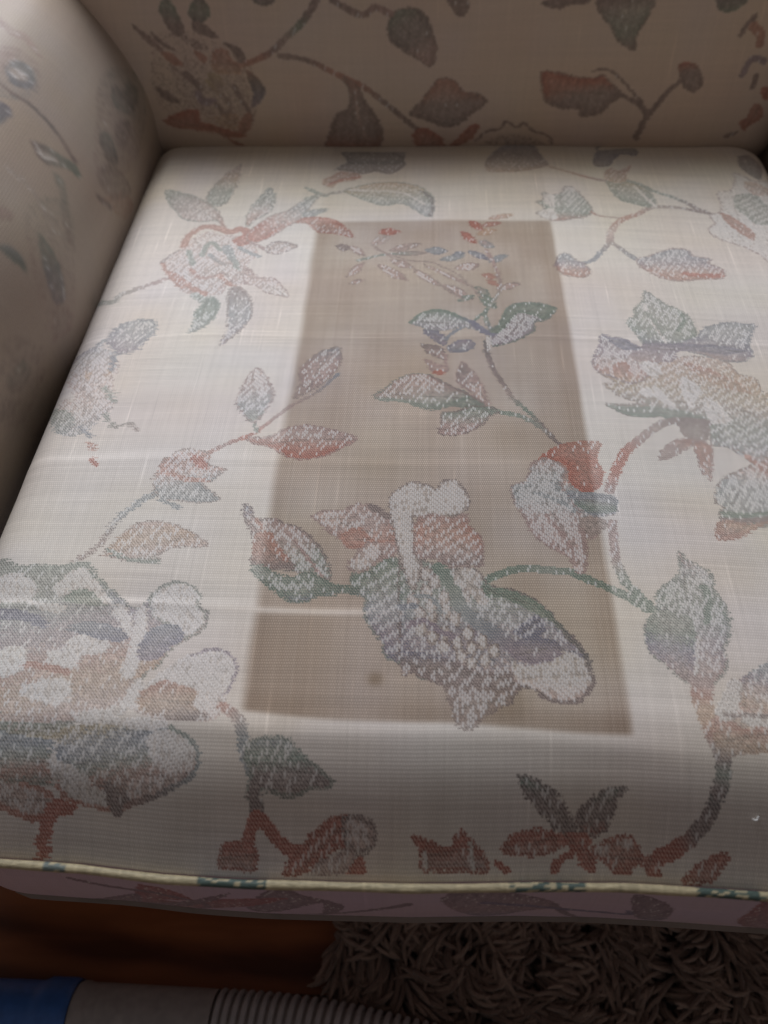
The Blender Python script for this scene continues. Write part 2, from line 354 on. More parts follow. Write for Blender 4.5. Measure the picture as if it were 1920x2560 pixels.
    ('F',[(121.8,51.7),(132.9,55.2),(142.7,49.6),(146.1,45.1),(144,39),(135.9,35.5),(127.3,38.5),(122.6,44.1)],'WWp',(133.3,55.2,134.6,35.5),0.85,0.8,None,1.5,1,0,True),
    ('F',[(114.5,33.9),(128.6,35),(139.3,35.5),(128.6,28.9),(114.5,25.3)],'pp',(125.2,35,125.2,26.3),0.55,0.55,None,1.5,1,0,True),
    ('S',[(132.9,56.2),(144,50.1),(146.5,44.1),(144.8,37),(135.9,31.9),(127.3,27.9),(116.6,24.8),(108.9,21.8),(99.5,21.8),(86.7,23.3),(82,24.8),(78.6,29.4)],2,3,'gsTrr',0,1),
    ('F',[(73.1,38),(84.2,36.5),(95.7,30.4),(103.4,25.3),(104.7,22.3),(94,22.3),(84.2,24.8),(78.6,29.9)],'WW',(89.7,39,89.3,21.3),0.9,0.8,None,1.5,1,0,True),
    ('S',[(104.2,28.9),(106.8,22.3)],6,7,'TT',0.15,1),
    ('F',[(46.6,28.4),(60.2,27.4),(73.1,24.8),(82.9,20.8),(72.6,17.7),(63.2,15.7),(46.1,19.2)],'pp',(64.1,29.4,63.2,15.7),0.6,0.6,None,1.5,1,0,True),
    ('S',[(46.6,19.8),(56.4,17.2),(63.2,15.7),(73.5,16.7),(81.6,19.2),(85.9,21.8)],2.5,3,'rR',0,1),
    ('S',[(60.2,28.4),(70.9,26.3),(79.5,21.8)],2.5,2.5,'rr',0.1,1),
    ('S',[(79.5,20.3),(72.2,16.7),(70.1,10.1),(67.5,2.5)],7,7,'RR',0.08,1),
    ('S',[(155.9,67.4),(161.9,63.8),(167.1,58.3),(168.8,52.2),(169.2,46.6),(172.6,41),(174.3,37.5),(175.2,28.9),(176,22.3)],5,7,'rtssgT',0.35,1),
    ('F',[(169.2,48.1),(175.6,52.2),(185.4,52.7),(191,51.7),(196.5,46.1),(204.7,40.5),(211.9,35.5),(208.1,32.9),(202.5,33.4),(194.8,30.4),(183.7,31.4),(177.3,33.9),(172.6,39)],'sgGTTt',(189.7,52.7,190.6,30.4),0.4,0.3,'g',1.5,1,0,True),
    ('S',[(175.2,34.4),(175.2,27.4),(176.5,23.8)],6,5,'TT',0.2,1),
    ('S',[(175.6,22.3),(178.2,21.3),(185.4,14.2),(193.1,10.1),(196.5,10.1)],6,5,'RR',0.05,1),
    ('S',[(175.6,22.3),(173,18.7),(170.9,13.2)],6,5,'RR',0.05,1),
    ('F',[(158.5,10.6),(164.1,12.7),(171.8,13.7),(175.2,8.6),(174.3,5.1),(171.8,2.5),(164.1,3.5),(156.4,3.5),(157.7,7.6)],'RRrP',(166.2,13.7,165.8,2.5),0.05,0.3,'R',1.5,1,0,True),
    ('F',[(187.6,2),(196.5,11.7),(204.2,18.2),(211.5,21.8),(218.8,23.3),(217,16.2),(218.8,12.2),(213.2,12.2),(205.9,7.6),(200.4,4.6),(196.5,2.5)],'RR',(206.4,22.8,206.4,2.5),0.3,0.3,'R',1.5,1,6,True),
    ('F',[(217,21.8),(221.7,23.3),(226.9,22.8),(231.1,19.2),(232,15.7),(229.9,12.2),(224.3,10.1),(219.6,12.2),(217,17.7)],'pp',(224.3,23.3,224.7,10.1),0.7,0.7,'T',2,1,0,True),
    ('F',[(217,3),(220.9,6.6),(225.2,9.6),(227.3,6.6),(226.4,3)],'RR',(223.5,9.6,223.5,3),0.2,0.2,None,1.5,1,0,True),
    ('F',[(205.9,6.1),(218.8,11.1),(221.7,8.1),(215.3,3),(200.4,2.5)],'pp',(212.3,10.6,212.3,2.5),0.6,0.6,'P',1.5,1,0,True),
    ('F',[(250.4,16.2),(257.2,14.7),(262.8,12.7),(268.3,12.7),(271.7,18.7),(275.6,16.2),(280.3,12.2),(284.5,8.6),(285.4,4.1),(268.7,4.6),(260.6,4.6),(254.2,4.6),(253.8,11.1)],'RRP',(267,18.7,267.5,4.6),0.1,0.2,'R',1.5,1,0,True),
    ('S',[(255.5,10.1),(256.4,5.6)],2,2,'WW',0.8,1),
    ('S',[(276.9,13.7),(279,5.1)],2,2,'WW',0.8,1),
    ('F',[(288.8,6.1),(290.1,7.6),(296.1,4.6),(293.5,3)],'RR',(292.2,7.6,292.2,3),0.2,0.2,None,1.5,1,0,True),
    ('F',[(299.1,38),(306.8,36),(317,31.4),(320.9,27.9),(324.7,21.8),(326,17.7),(321.7,16.2),(317.9,18.2),(310.2,24.8),(302.5,31.9)],'GTTT',(314,38,315.3,16.2),0.4,0.3,'T',1.5,1,0,True),
    ('F',[(326.8,20.8),(329,25.8),(335,30.4),(342.7,33.4),(349.9,33.4),(345.6,30.4),(344.4,25.3),(340.9,20.3),(336.2,16.2),(331.5,17.7)],'gTTR',(337.5,33.4,338.8,16.2),0.45,0.3,'T',1.5,1,0,True),
    ('F',[(292.2,11.7),(296.9,16.2),(303.3,18.2),(312.3,18.2),(319.6,16.2),(321.7,13.2),(314.9,10.6),(305.5,9.6),(298.2,10.1)],'RRp',(307.2,18.2,307.6,9.6),0.1,0.6,'R',1.5,1,0,True),
    ('F',[(321.3,17.7),(330.7,18.2),(334.5,14.7),(332.8,12.2),(335,9.6),(337.1,6.6),(335.4,3.5),(329.8,5.1),(327.7,10.1),(321.7,13.2)],'RR',(329.8,18.2,331.1,3.5),0.25,0.1,None,1.5,1,0,True),
    ('S',[(325.6,10.1),(320.4,7.6),(317,4.6)],3,4,'RR',0.15,1),
    ('F',[(334.5,12.2),(340.1,14.2),(346.1,15.7),(352.1,16.2),(355.9,13.2),(358.5,9.1),(365.3,10.1),(367.4,7.1),(367,3.5),(362.3,3),(358.5,7.1),(355,6.1),(351.6,3),(345.2,4.1),(342.2,6.6),(336.7,9.6)],'rR',(351.6,16.2,352.9,2.5),0.45,0.15,'R',1.5,1,0,True),
    ('F',[(336.2,12.2),(342.7,13.7),(342.2,9.6),(338.4,9.6)],'pp',(339.7,13.7,340.1,9.6),0.7,0.7,None,1.5,1,0,True),
    ('F',[(346.9,14.7),(352.5,15.2),(353.3,12.2),(348.2,11.7)],'pp',(349.9,14.7,350.3,11.7),0.5,0.5,None,1.5,1,0,True),
    ('S',[(366.6,9.6),(374.3,13.2),(380.7,17.7),(385.4,22.3),(389.2,26.8),(390.9,30.9),(393.1,37),(393.5,42.5),(391.4,49.6)],7,6,'RRTTkgg',0.25,1),
    ('F',[(377.3,1.5),(382.8,6.1),(388.8,9.6),(397.3,12.2),(396.9,8.1),(393.1,4.6),(389.7,1.5)],'Rr',(388.8,11.7,389.7,1.5),0.2,0.3,'R',1.5,1,0,True),
    ('S',[(285.4,140.3),(293.9,145.9),(306.8,148.9),(319.2,147.9),(331.1,146.9),(340.5,142.3),(349.9,137.3),(359.7,131.7),(368.3,125.1)],5,5,'GGgGGG',0.3,1),
    ('S',[(358,181.3),(356.8,169.7),(356.8,154),(360.2,142.3),(365.7,132.2),(370.9,125.1)],5,6,'PPPgGG',0.45,1),
    ('F',[(391.4,162.6),(395.2,157.5),(399.9,154.5),(404.6,150.9),(406.7,145.4),(405.9,137.3),(409.3,129.7),(409.7,121.6),(407.6,111.4),(403.8,102.3),(404.6,96.7),(399.9,88.6),(394.8,83.1),(385,82.6),(379,86.1),(374.3,91.7),(369.1,96.7),(366.2,102.3),(365.7,108.9),(366.2,115),(373.4,124.1),(374.7,133.7),(382.4,141.3),(387.9,146.4),(390.9,152.5)],'PsgGsvPP',(395.2,161.1,381.5,82.6),0.7,0.35,'g',1.5,1,0,True),
    ('F',[(370.4,122.6),(379,124.6),(385.8,122.1),(391.4,119),(390.9,108.9),(388.8,100.3),(385.8,82.6),(379,86.1),(374.3,91.7),(369.1,96.7),(365.7,102.3),(366.2,113.5)],'ggGBvPT',(382,124.6,375.1,82.1),0.12,0.15,None,1.5,1,0,True),
    ('S',[(392.6,108.9),(389.2,96.7),(385.8,82.6)],1.8,1.8,'ww',1,1),
    ('S',[(401.2,139.8),(400.8,128.7),(397.8,118.5)],5,3,'GG',0.2,1),
    ('S',[(389.2,82.6),(387.5,75.5),(387.9,66.4),(390.1,60.3),(391.4,54.2),(392.6,49.1),(393.1,41.5),(391.4,34.4)],11,7,'ProortTgT',0.25,1),
    ('F',[(427.7,96.7),(418.7,94.2),(412.7,90.2),(407.6,86.6),(404.2,83.1),(404.2,77.5),(401.2,72.9),(396.9,66.9),(394.8,61.3),(396.5,58.3),(402,55.2),(405.9,53.2),(418.7,54.7)],'sbvPporpoot',(411.4,95.7,403.3,52.7),0.4,0.4,None,1.5,1,0,True),
    ('F',[(390.1,64.8),(396.5,67.9),(403.8,60.8),(420,63.3),(418.3,51.7),(405.5,49.6),(399.5,48.1),(393.5,46.1),(390.1,52.2)],'prot',(403.8,68.4,400.8,46.6),0.3,0.25,None,1.5,1,0,True),
    ('S',[(405,83.1),(400.8,74.5),(396.5,67.9)],7,9,'ww',0.9,1),
    ('F',[(404.6,67.4),(421.3,68.9),(420,63.3),(405.9,62.3)],'ww',(413.6,68.4,412.3,62.8),0.9,0.9,None,1.5,1,0,True),
    ('S',[(397.3,66.9),(416.6,67.9)],2,2,'TT',0.15,1),
    ('F',[(364.9,309),(375.6,307.5),(386.2,308),(397.8,309.5),(408,321.7),(430.2,329.3),(450.3,325.7),(455.9,313.6),(466.6,310),(468.7,297.8),(473.4,290.2),(458,227.9),(449.5,229.5),(443.1,237.1),(435.4,244.2),(426,246.2),(426.8,262.4),(414,264.9),(402.5,265.9),(399.1,268),(386.7,267.5),(376,269),(366.2,278.1),(375.6,277.6),(386.7,279.1),(393.1,278.1),(382.4,282.1),(374.3,286.7),(367,296.8),(376,297.3),(382.8,294.3),(378.1,296.3)],'pooytggsPr',(417,325.2,407.2,225.9),0.42,0.42,'t',1.2,1,7,True),
    ('F',[(367.4,276.6),(378.5,276.1),(397.3,277.1),(415.7,274),(426.8,266.9),(402.5,265.9),(399.1,268),(386.7,266.9),(376,269)],'gG',(395.6,278.1,393.5,264.4),0.3,0.15,None,1.5,1,0,True),
    ('F',[(409.3,401.2),(415.7,393.6),(421.3,386),(428.5,380.9),(434.5,374.3),(436.7,362.7),(436.7,353.1),(428.5,342.4),(415.7,336.3),(407.6,339.4),(399.1,339.9),(396.1,348),(391.4,357.6),(391.8,364.7),(396.9,369.8),(399.1,379.9),(405.9,388)],'sggGB',(412.3,399.7,406.7,335.3),0.65,0.3,'g',1.5,1,0,True),
    ('S',[(406.3,385),(407.2,368.8),(411.4,352),(415.7,336.3)],2,2,'WW',0.9,1),
    ('S',[(430.2,375.3),(430.7,367.8),(424.3,356.1)],4,3,'GG',0.3,1),
    ('S',[(406.3,374.3),(410.2,364.7),(413.2,351)],4,3,'gg',0.2,1),
    ('F',[(435.8,350),(443.9,360.7),(452.9,365.7),(464.8,369.3),(473.4,367.8),(480.2,367.8),(474.2,355.6),(470.4,343.9),(470.8,334.8),(463.1,327.2),(450.3,325.7),(438.8,330.3),(427.3,334.8),(415.7,336.3)],'ssbBvP',(459.7,368.3,450.3,325.7),0.55,0.25,'b',1.5,1,0,True),
    ('F',[(371.3,348),(377.7,345),(386.2,343.9),(393.5,336.9),(396.9,335.8),(406.7,335.3),(418.3,333.8),(414.9,322.7),(404.2,320.1),(397.3,306),(385,298.4),(375.1,303.4),(364.9,309),(361.9,316.6),(365.7,327.7),(369.6,338.4)],'bvvPro',(378.1,347,376,299.9),0.6,0.5,'v',1.5,1,0,True),
    ('F',[(397.3,338.9),(408,340.9),(428.1,341.4),(449.5,341.9),(468.3,338.4),(452,332.8),(427.3,334.8),(411,330.3),(401.2,332.3)],'Bv',(428.1,342.4,426,330.3),0.1,0.1,None,1.5,1,0,True),
    ('F',[(372.1,346.5),(377.7,345),(386.2,343.9),(393.5,336.9),(396.5,334.3),(386.2,331.3),(380.7,334.8)],'BB',(385.8,347.5,383.7,330.8),0.1,0.1,None,1.5,1,0,True),
    ('F',[(387.1,327.2),(401.6,333.8),(411,330.3),(404.2,320.1),(392.6,319.6)],'vP',(400.3,333.3,398.2,319.6),0.12,0.12,None,1.5,1,0,True),
    ('F',[(376,317.1),(384.5,319.1),(386.7,310.5),(383.7,300.4),(375.1,304.9)],'rro',(382.4,319.1,379.8,300.4),0.2,0.2,None,1.5,1,0,True),
    ('F',[(418.3,306.5),(427.3,300.9),(428.5,294.3),(424.3,285.2),(419.1,275.6),(415.7,290.8)],'WW',(425.1,307,419.1,275.6),0.92,0.92,None,1.5,1,0,True),
    ('F',[(429.4,287.2),(437.5,284.2),(441.4,272),(441.8,267.5),(429.4,263.9),(427.7,274)],'WW',(437.1,287.7,432.4,264.4),0.92,0.92,None,1.5,1,0,True),
    ('F',[(398.6,297.8),(404.6,289.7),(409.3,280.6),(407.2,278.1),(399.1,285.7)],'WW',(405.5,298.4,402,277.6),0.92,0.92,None,1.5,1,0,True),
    ('F',[(388.8,292.3),(395.6,295.3),(399.1,285.7),(390.5,287.7)],'WW',(394.4,295.3,392.6,285.2),0.92,0.92,None,1.5,1,0,True),
    ('F',[(392.6,319.6),(404.2,319.1),(405.9,309),(397.3,306)],'WW',(401.2,320.1,399.1,306.5),0.8,0.8,None,1.5,1,0,True),
    ('F',[(421.3,321.7),(436.2,318.1),(446.9,310),(460.2,301.9),(460.2,294.8),(444.8,299.4),(430.2,308.5)],'oror',(446.5,324.2,440.1,292.8),0.25,0.25,None,1,1,7.5,True),
    ('S',[(426,264.9),(411,265.4),(399.9,262.4),(389.2,253.8),(380.3,244.7),(373,237.1),(368.3,228.5),(362.7,214.8),(359.3,205.2)],6,6,'TTtPRRP',0.3,1),
    ('F',[(408.9,266.4),(426,264.9),(424.7,251.2),(418.3,246.7),(412.7,249.2),(408.5,255.3)],'Tt',(418.7,267.5,414.9,246.2),0.12,0.12,None,1.5,1,0,True),
    ('F',[(414.4,249.2),(411.9,243.6),(405,238.1),(398.2,233.5),(391.8,231),(394.4,237.6),(400.8,245.2),(407.6,248.7)],'rPp',(413.2,247.2,392.6,232),0.1,0.6,'P',1.5,1,0,True),
    ('F',[(415.7,248.2),(422.6,247.2),(425.1,242.1),(422.6,232.5),(421.7,225.4),(418.7,216.8),(415.3,224.9),(414.9,235),(414,242.1)],'rrp',(421.7,249.2,415.3,216.8),0.2,0.5,'P',1.5,1,0,True),
    ('F',[(459.7,235.5),(450.3,233.5),(439.2,226.4),(428.1,219.8),(423,213.3),(417.9,201.1),(421.7,196),(419.1,187.4),(447.8,186.4)],'rpsssG',(446.1,234.5,434.9,184.9),0.7,0.4,'t',1.5,1,0,True),
    ('S',[(420.8,191.5),(432.8,191.5),(449.9,194.5)],3,3,'GG',0.1,1),
    ('S',[(420,186.9),(432,187.4),(448.6,190)],4,4,'TT',0.1,1),
    ('F',[(418.7,185.4),(434.9,184.9),(448.6,188.9),(438.8,183.9),(428.1,175.8),(414,172.7)],'or',(431.5,187.4,428.5,173.7),0.3,0.2,'r',1.5,1,0,True),
    ('S',[(445.2,237.6),(452,228.5),(456.3,221.9)],4,5,'rr',0.4,1),
    ('S',[(293.1,339.4),(293.5,326.7),(296.5,312),(301.6,299.4),(307.2,283.7),(313.2,275.6),(319.6,265.9),(326,255.3),(332.4,243.1),(335.4,241.1)],4,2.6,'kTTtGTT',0.15,1),
    ('S',[(295.2,271.5),(305.5,268),(313.6,264.9),(324.3,255.3),(332,243.6)],4,3,'GgT',0.3,1),
    ('F',[(322.6,232.5),(334.5,241.6),(348.2,242.6),(358.5,244.2),(354.6,234.5),(355.5,226.9),(358,219.3),(354.2,208.2),(349.5,203.1),(362.3,200.1),(361,187.9),(351.6,184.4),(354.6,179.3),(346.1,169.2),(340.9,169.2),(339.7,147.4),(335,147.4),(332,156.5),(325.1,161.6),(314.5,171.2),(308.9,185.9),(305.5,194),(302.9,208.2),(311.9,211.7),(316.6,224.9)],'RRrsbtPt',(334.5,241.6,332,153.5),0.3,0.3,None,1.5,1,0,True),
    ('F',[(317,226.4),(328.1,230.5),(335.4,220.9),(331.5,208.2),(336.2,199.6),(340.9,182.4),(341.4,163.1),(339.2,147.4),(335,147.4),(332,156.5),(325.1,161.6),(314.5,171.2),(308.9,185.9),(304.2,196),(303.3,208.2),(311.9,211.7)],'PssPPp',(329,230.5,322.1,147.4),0.65,0.65,'P',1.5,1,0,True),
    ('F',[(334.5,241.6),(358.5,244.2),(354.6,229),(358,219.3),(353.8,206.7),(344.4,203.1),(337.1,210.2),(335.8,224.9),(325.1,230.5)],'rRRR',(346.9,243.6,342.7,203.1),0.3,0.08,None,1.5,1,0,True),
    ('F',[(334.1,204.6),(344.4,203.6),(362.3,200.1),(360.6,190),(347.8,185.9),(338.4,194.5)],'sbGb',(348.6,204.6,346.9,185.9),0.2,0.15,None,1.5,1,0,True),
    ('F',[(339.7,183.9),(351.6,184.9),(355.9,179.3),(346.1,170.7),(341.4,174.3)],'tt',(347.8,184.9,346.1,170.7),0.05,0.05,None,1.5,1,0,True),
    ('S',[(316.6,203.1),(330.7,196),(337.5,188.9)],3,3,'ss',0.4,1),
    ('S',[(321.7,185.9),(330.7,169.2),(335.8,155)],2.5,2.5,'PP',0.3,1),
    ('F',[(219.6,285.2),(227.3,292.8),(233.3,299.9),(243.1,306.5),(253.8,306.5),(259.3,302.4),(270,293.8),(278.6,287.7),(285.4,280.6),(293.5,275.1),(298.6,270),(289.2,272.5),(279.8,273.5),(269.6,276.1),(260.2,273),(251.7,273.5),(243.5,278.6),(234.1,281.1),(226,280.6)],'PPtgG',(249.5,306.5,253.8,271.5),0.6,0.25,'g',1.5,1,0,True),
    ('S',[(224.3,281.6),(237.1,281.1),(248.2,277.6),(260.2,275.1),(273.9,280.6),(281.6,285.2)],3.5,2.5,'gG',0.2,1),
    ('S',[(255.9,304.9),(270.5,292.8),(281.6,285.2),(292.7,276.1)],2,2,'TT',0.1,1),
    ('F',[(276.9,319.1),(280.7,312.5),(285.4,306),(289.2,294.8),(290.5,285.2),(293.5,276.1),(287.1,281.6),(280.3,290.2),(273.9,297.3),(273.4,307.5)],'TPp',(274.7,304.9,289.2,292.3),0.3,0.7,'P',1.5,1,0,True),
    ('F',[(263.2,269.5),(272.2,270.5),(281.6,275.1),(291.8,275.1),(298.6,270),(292.2,266.4),(290.5,262.4),(285.8,256.8),(277.3,251.2),(268.7,249.2),(261.1,251.2),(262.8,260.4)],'GgPP',(279,275.1,278.6,249.2),0.35,0.5,'T',1.5,1,0,True),
    ('F',[(249.1,338.4),(255.9,336.9),(262.8,334.3),(266.2,327.7),(266.2,322.2),(261.1,323.7),(255.1,328.7)],'TP',(259.3,338.4,259.3,322.2),0.4,0.3,'T',1.5,1,0,True),
    ('F',[(251.2,322.2),(259.3,318.1),(267.5,313),(264.5,307.5),(257.6,309),(253.4,317.1)],'PP',(258.9,322.2,258.9,307.5),0.4,0.4,'P',1.5,1,0,True),
    ('F',[(256.8,309),(262.8,310.5),(265.8,306.5),(261.9,304.9)],'RR',(261.9,310.5,261.9,304.9),0.2,0.2,None,1.5,1,0,True),
    ('S',[(265.3,328.7),(265.8,313)],2,2,'PP',0.15,1),
    ('F',[(250.8,353.1),(257.6,353.1),(262.8,348.5),(266.2,341.9),(264.5,336.9),(257.6,343.4),(253.4,347.5)],'Bv',(258.9,353.1,258.9,336.9),0.2,0.4,'B',1.5,1,0,True),
    ('S',[(266.2,343.4),(270.5,350),(276.4,355.6)],3,2.5,'bb',0.1,1),
    ('F',[(267,334.3),(273,340.4),(280.7,342.4),(285.4,337.4),(281.1,330.8),(273.4,329.8),(268.7,330.8)],'vb',(275.6,342.4,275.6,329.8),0.4,0.3,'B',1.5,1,0,True),
    ('F',[(241.4,362.2),(247.8,371.8),(257.6,376.4),(267,374.3),(276.9,366.7),(285.4,360.7),(291.8,349.5),(283.3,355.1),(274.7,356.6),(269.6,354.1),(261.1,353.1),(253.4,354.6),(247,358.6)],'Gsv',(266.2,376.4,265.8,350),0.2,0.75,'s',1.5,1,0,True),
    ('S',[(241.8,362.2),(247.8,370.8),(257.6,375.9),(267.9,373.8),(276.9,366.7),(285.4,360.7),(294.4,349.5),(300.4,346)],3,3.5,'GGGBB',0.1,1),
    ('S',[(297.8,347.5),(293.9,363.2),(293.5,372.3),(296.5,379.9)],3.5,3,'BgG',0.3,1),
    ('S',[(285.4,361.7),(289.2,368.8),(294.4,373.3)],2.5,2.5,'GG',0.15,1),
    ('F',[(295.7,351),(303.8,361.2),(309.3,377.4),(317.9,383.5),(331.1,382.9),(343.5,376.9),(335.8,363.2),(327.7,360.7),(325.6,350.5),(313.6,340.4),(302.5,335.8),(296.5,335.8)],'sv',(318.3,383.5,315.3,335.3),0.6,0.7,'G',1.5,1,0,True),
    ('F',[(295.2,350),(302.1,358.6),(307.6,374.8),(317.9,382.9),(330.7,382.4),(343.5,376.9),(334.1,363.2),(326.4,368.3),(317,371.3),(310.2,360.7),(301.6,348)],'GG',(317.9,382.9,315.7,348),0.2,0.12,None,1.5,1,0,True),
    ('S',[(284.5,361.7),(292.2,350),(298.2,347)],5,4,'BB',0.1,1),
    ('S',[(294.4,343.4),(295.7,331.3)],3,3,'ww',0.9,1),
    ('F',[(182.4,458.4),(185,454.4),(188,452.8),(190.6,453.9),(192.7,455.4),(191,458.9),(188.4,461.5),(185,462),(182.4,459.4)],'TT',(182.4,458.9,192.7,455.4),0.35,0.35,'T',1.3,1,0,True),
    ('F',[(209.8,462),(214.1,461),(218.8,463.5),(222.2,468.6),(223.9,473.1),(220.5,474.6),(216.2,473.6),(211.9,469.6),(209.4,463.5)],'pw',(209.8,462.5,223.9,473.6),0.35,0.35,'w',1.3,1,0,True),
    ('F',[(214.9,479.2),(218.8,476.2),(223.5,475.1),(227.7,477.2),(230.7,479.7),(227.7,482.7),(223,484.8),(218.3,483.7),(214.5,480.7)],'RR',(214.5,480.2,230.7,479.7),0.35,0.35,'R',1.3,1,0,True),
    ('F',[(224.7,452.8),(230.7,452.3),(237.6,454.4),(243.5,457.9),(247.4,462),(243.1,463),(236.7,462),(229.9,458.9),(224.3,453.9)],'pt',(224.7,453.4,247.4,462),0.35,0.35,'t',1.3,1,0,True),
    ('F',[(227.7,447.8),(234.1,446.3),(241.4,446.3),(248.2,447.8),(252.5,449.3),(247.8,450.8),(241,451.3),(233.7,450.8),(227.7,448.8)],'gt',(227.7,448.3,252.5,449.8),0.35,0.35,'t',1.3,1,0,True),
    ('F',[(251.7,452.3),(255.5,448.8),(260.2,447.3),(264.5,448.8),(267.5,450.8),(264.5,454.4),(260.2,456.9),(255.5,456.4),(251.7,453.9)],'sb',(251.7,452.8,267.5,451.3),0.35,0.35,'b',1.3,1,0,True),
    ('F',[(263.2,439.2),(267.9,438.2),(273,439.2),(277.7,441.7),(281.1,444.7),(277.7,445.8),(272.6,445.8),(267,443.7),(262.8,440.2)],'ss',(262.8,439.7,281.1,444.7),0.35,0.35,'s',1.3,1,0,True),
    ('F',[(271.7,445.8),(273.9,444.2),(276.9,444.2),(279.4,446.3),(281.1,448.3),(279,449.8),(276.4,450.3),(273.9,448.8),(271.3,446.3)],'bb',(271.3,445.8,281.1,448.3),0.35,0.35,'b',1.3,1,0,True),
    ('F',[(283.7,450.3),(287.1,445.3),(291.4,441.2),(296.1,439.2),(299.1,438.7),(296.9,442.7),(293.1,447.3),(288.4,450.3),(284.1,451.3)],'sB',(284.1,450.8,299.1,439.2),0.35,0.35,'B',1.3,1,0,True),
    ('F',[(299.1,435.1),(302.9,434.6),(307.2,436.6),(311,440.7),(313.2,444.2),(310.2,444.7),(305.9,443.7),(302.1,440.7),(299.1,436.1)],'bs',(299.1,435.6,313.2,444.2),0.35,0.35,'s',1.3,1,0,True),
    ('F',[(285.8,492.9),(287.1,486.8),(290.1,482.2),(293.1,480.2),(295.7,479.7),(294.8,484.8),(293.1,489.8),(289.7,493.4),(286.3,493.9)],'RR',(285.8,493.4,295.7,479.7),0.35,0.35,'R',1.3,1,0,True),
    ('F',[(279.4,477.2),(280.7,470.6),(283.7,465.5),(287.1,462.5),(289.7,461.5),(289.2,466.5),(287.1,472.1),(283.7,476.7),(279.8,478.2)],'RR',(279.8,477.7,290.1,461.5),0.35,0.35,'R',1.3,1,0,True),
    ('F',[(295.7,486.3),(299.5,484.8),(303.8,485.8),(308,488.3),(310.6,490.8),(307.6,492.4),(303.8,492.4),(299.1,490.8),(295.7,487.3)],'rr',(295.7,486.8,310.6,491.3),0.35,0.35,'r',1.3,1,0,True),
    ('F',[(300.8,496.4),(305.9,495.9),(312.3,497.4),(317.4,500),(321.3,503),(317.4,504),(311.9,503.5),(305.9,501.5),(300.8,497.4)],'ro',(300.8,496.9,321.3,503),0.35,0.35,'o',1.3,1,0,True),
    ('F',[(292.2,474.1),(296.1,472.6),(300.4,473.1),(303.8,476.2),(305.9,479.2),(303.3,481.2),(299.5,481.2),(295.2,479.2),(292.2,475.1)],'oo',(292.2,474.6,305.9,479.7),0.35,0.35,'o',1.3,1,0,True),
    ('F',[(292.7,463.5),(294.4,458.4),(297.4,454.9),(300.8,454.4),(302.9,454.9),(302.1,458.9),(299.5,463),(296.5,465),(293.1,464.5)],'Ps',(293.1,464,302.9,454.9),0.35,0.35,'s',1.3,1,0,True),
    ('F',[(293.1,419.4),(295.2,416.4),(298.2,414.4),(301.2,413.8),(303.3,414.9),(301.6,417.4),(299.5,419.9),(296.5,420.9),(293.5,420.4)],'rr',(293.5,419.9,303.3,414.9),0.35,0.35,'r',1.3,1,0,True),
    ('F',[(296.5,411.3),(298.2,407.8),(300.4,405.2),(302.9,404.2),(305.1,404.2),(304.2,407.3),(302.1,410.3),(299.5,411.8),(296.9,412.3)],'rr',(296.9,411.8,305.1,404.2),0.35,0.35,'r',1.3,1,0,True),
    ('F',[(192.3,458.4),(194.8,453.4),(198.7,449.3),(202.5,447.3),(205.1,446.8),(203.4,451.3),(200.4,455.9),(196.1,458.9),(192.3,459.4)],'pP',(192.3,458.9,205.1,447.3),0.7,0.5,'t',1.3,1,0,True),
    ('F',[(274.3,427.5),(278.6,425.5),(284.1,425.5),(288.8,428.5),(291.8,431.6),(288.4,434.1),(283.7,435.1),(278.1,433.1),(273.9,429)],'pP',(274.3,428.5,291.8,432.1),0.7,0.5,'t',1.3,1,0,True),
    ('F',[(303.8,400.2),(308,399.7),(313.6,401.2),(317.9,404.2),(321.3,407.3),(317.9,407.8),(312.7,407.3),(307.6,404.7),(303.3,401.2)],'pP',(303.3,400.7,321.3,407.3),0.7,0.5,'t',1.3,1,0,True),
    ('F',[(194,417.4),(197.8,419.9),(201.7,425),(204.2,431.6),(205.1,437.1),(202.1,435.6),(198.2,431.6),(195.3,425.5),(193.5,418.4)],'pP',(193.5,417.9,205.1,437.1),0.7,0.5,'t',1.3,1,0,True),
    ('F',[(196.5,408.8),(199.5,407.8),(202.1,408.8),(204.2,410.8),(205.5,412.8),(203.8,413.3),(201.2,413.3),(198.7,411.8),(196.5,409.3)],'pP',(196.5,408.8,205.5,412.8),0.7,0.5,'t',1.3,1,0,True),
    ('F',[(215.8,433.1),(220.5,424.5),(226.9,417.4),(233.3,414.4),(238,412.8),(235,419.4),(229.4,426.5),(222.6,432.1),(216.2,434.1)],'pP',(215.8,433.6,238,413.3),0.7,0.5,'t',1.3,1,0,True),
    ('F',[(224.7,439.7),(229,434.1),(234.1,430.6),(238.8,429.5),(242.3,430.1),(239.7,434.1),(235.4,438.7),(229.9,440.7),(225.2,440.7)],'pP',(225.2,440.2,242.3,430.1),0.7,0.5,'t',1.3,1,0,True),
    ('F',[(242.3,426),(246.5,418.9),(252.1,412.3),(258.1,408.3),(261.9,406.2),(258.9,411.8),(254.2,418.9),(248.2,424.5),(242.7,427)],'pP',(242.3,426.5,261.9,406.8),0.7,0.5,'t',1.3,1,0,True),
    ('F',[(263.6,405.7),(268.3,398.6),(275.2,393.1),(281.6,390),(286.3,389),(282.8,394.6),(277.3,401.2),(270.5,405.7),(264,407.3)],'pP',(263.6,406.8,286.3,389.5),0.7,0.5,'t',1.3,1,0,True),
    ('F',[(250.8,433.1),(259.3,424.5),(269.6,415.4),(279,408.3),(285.4,404.2),(279.8,410.3),(270.9,418.9),(260.2,427.5),(250.8,433.6)],'pP',(250.8,433.1,285.4,404.2),0.7,0.5,'t',1.3,1,0,True),
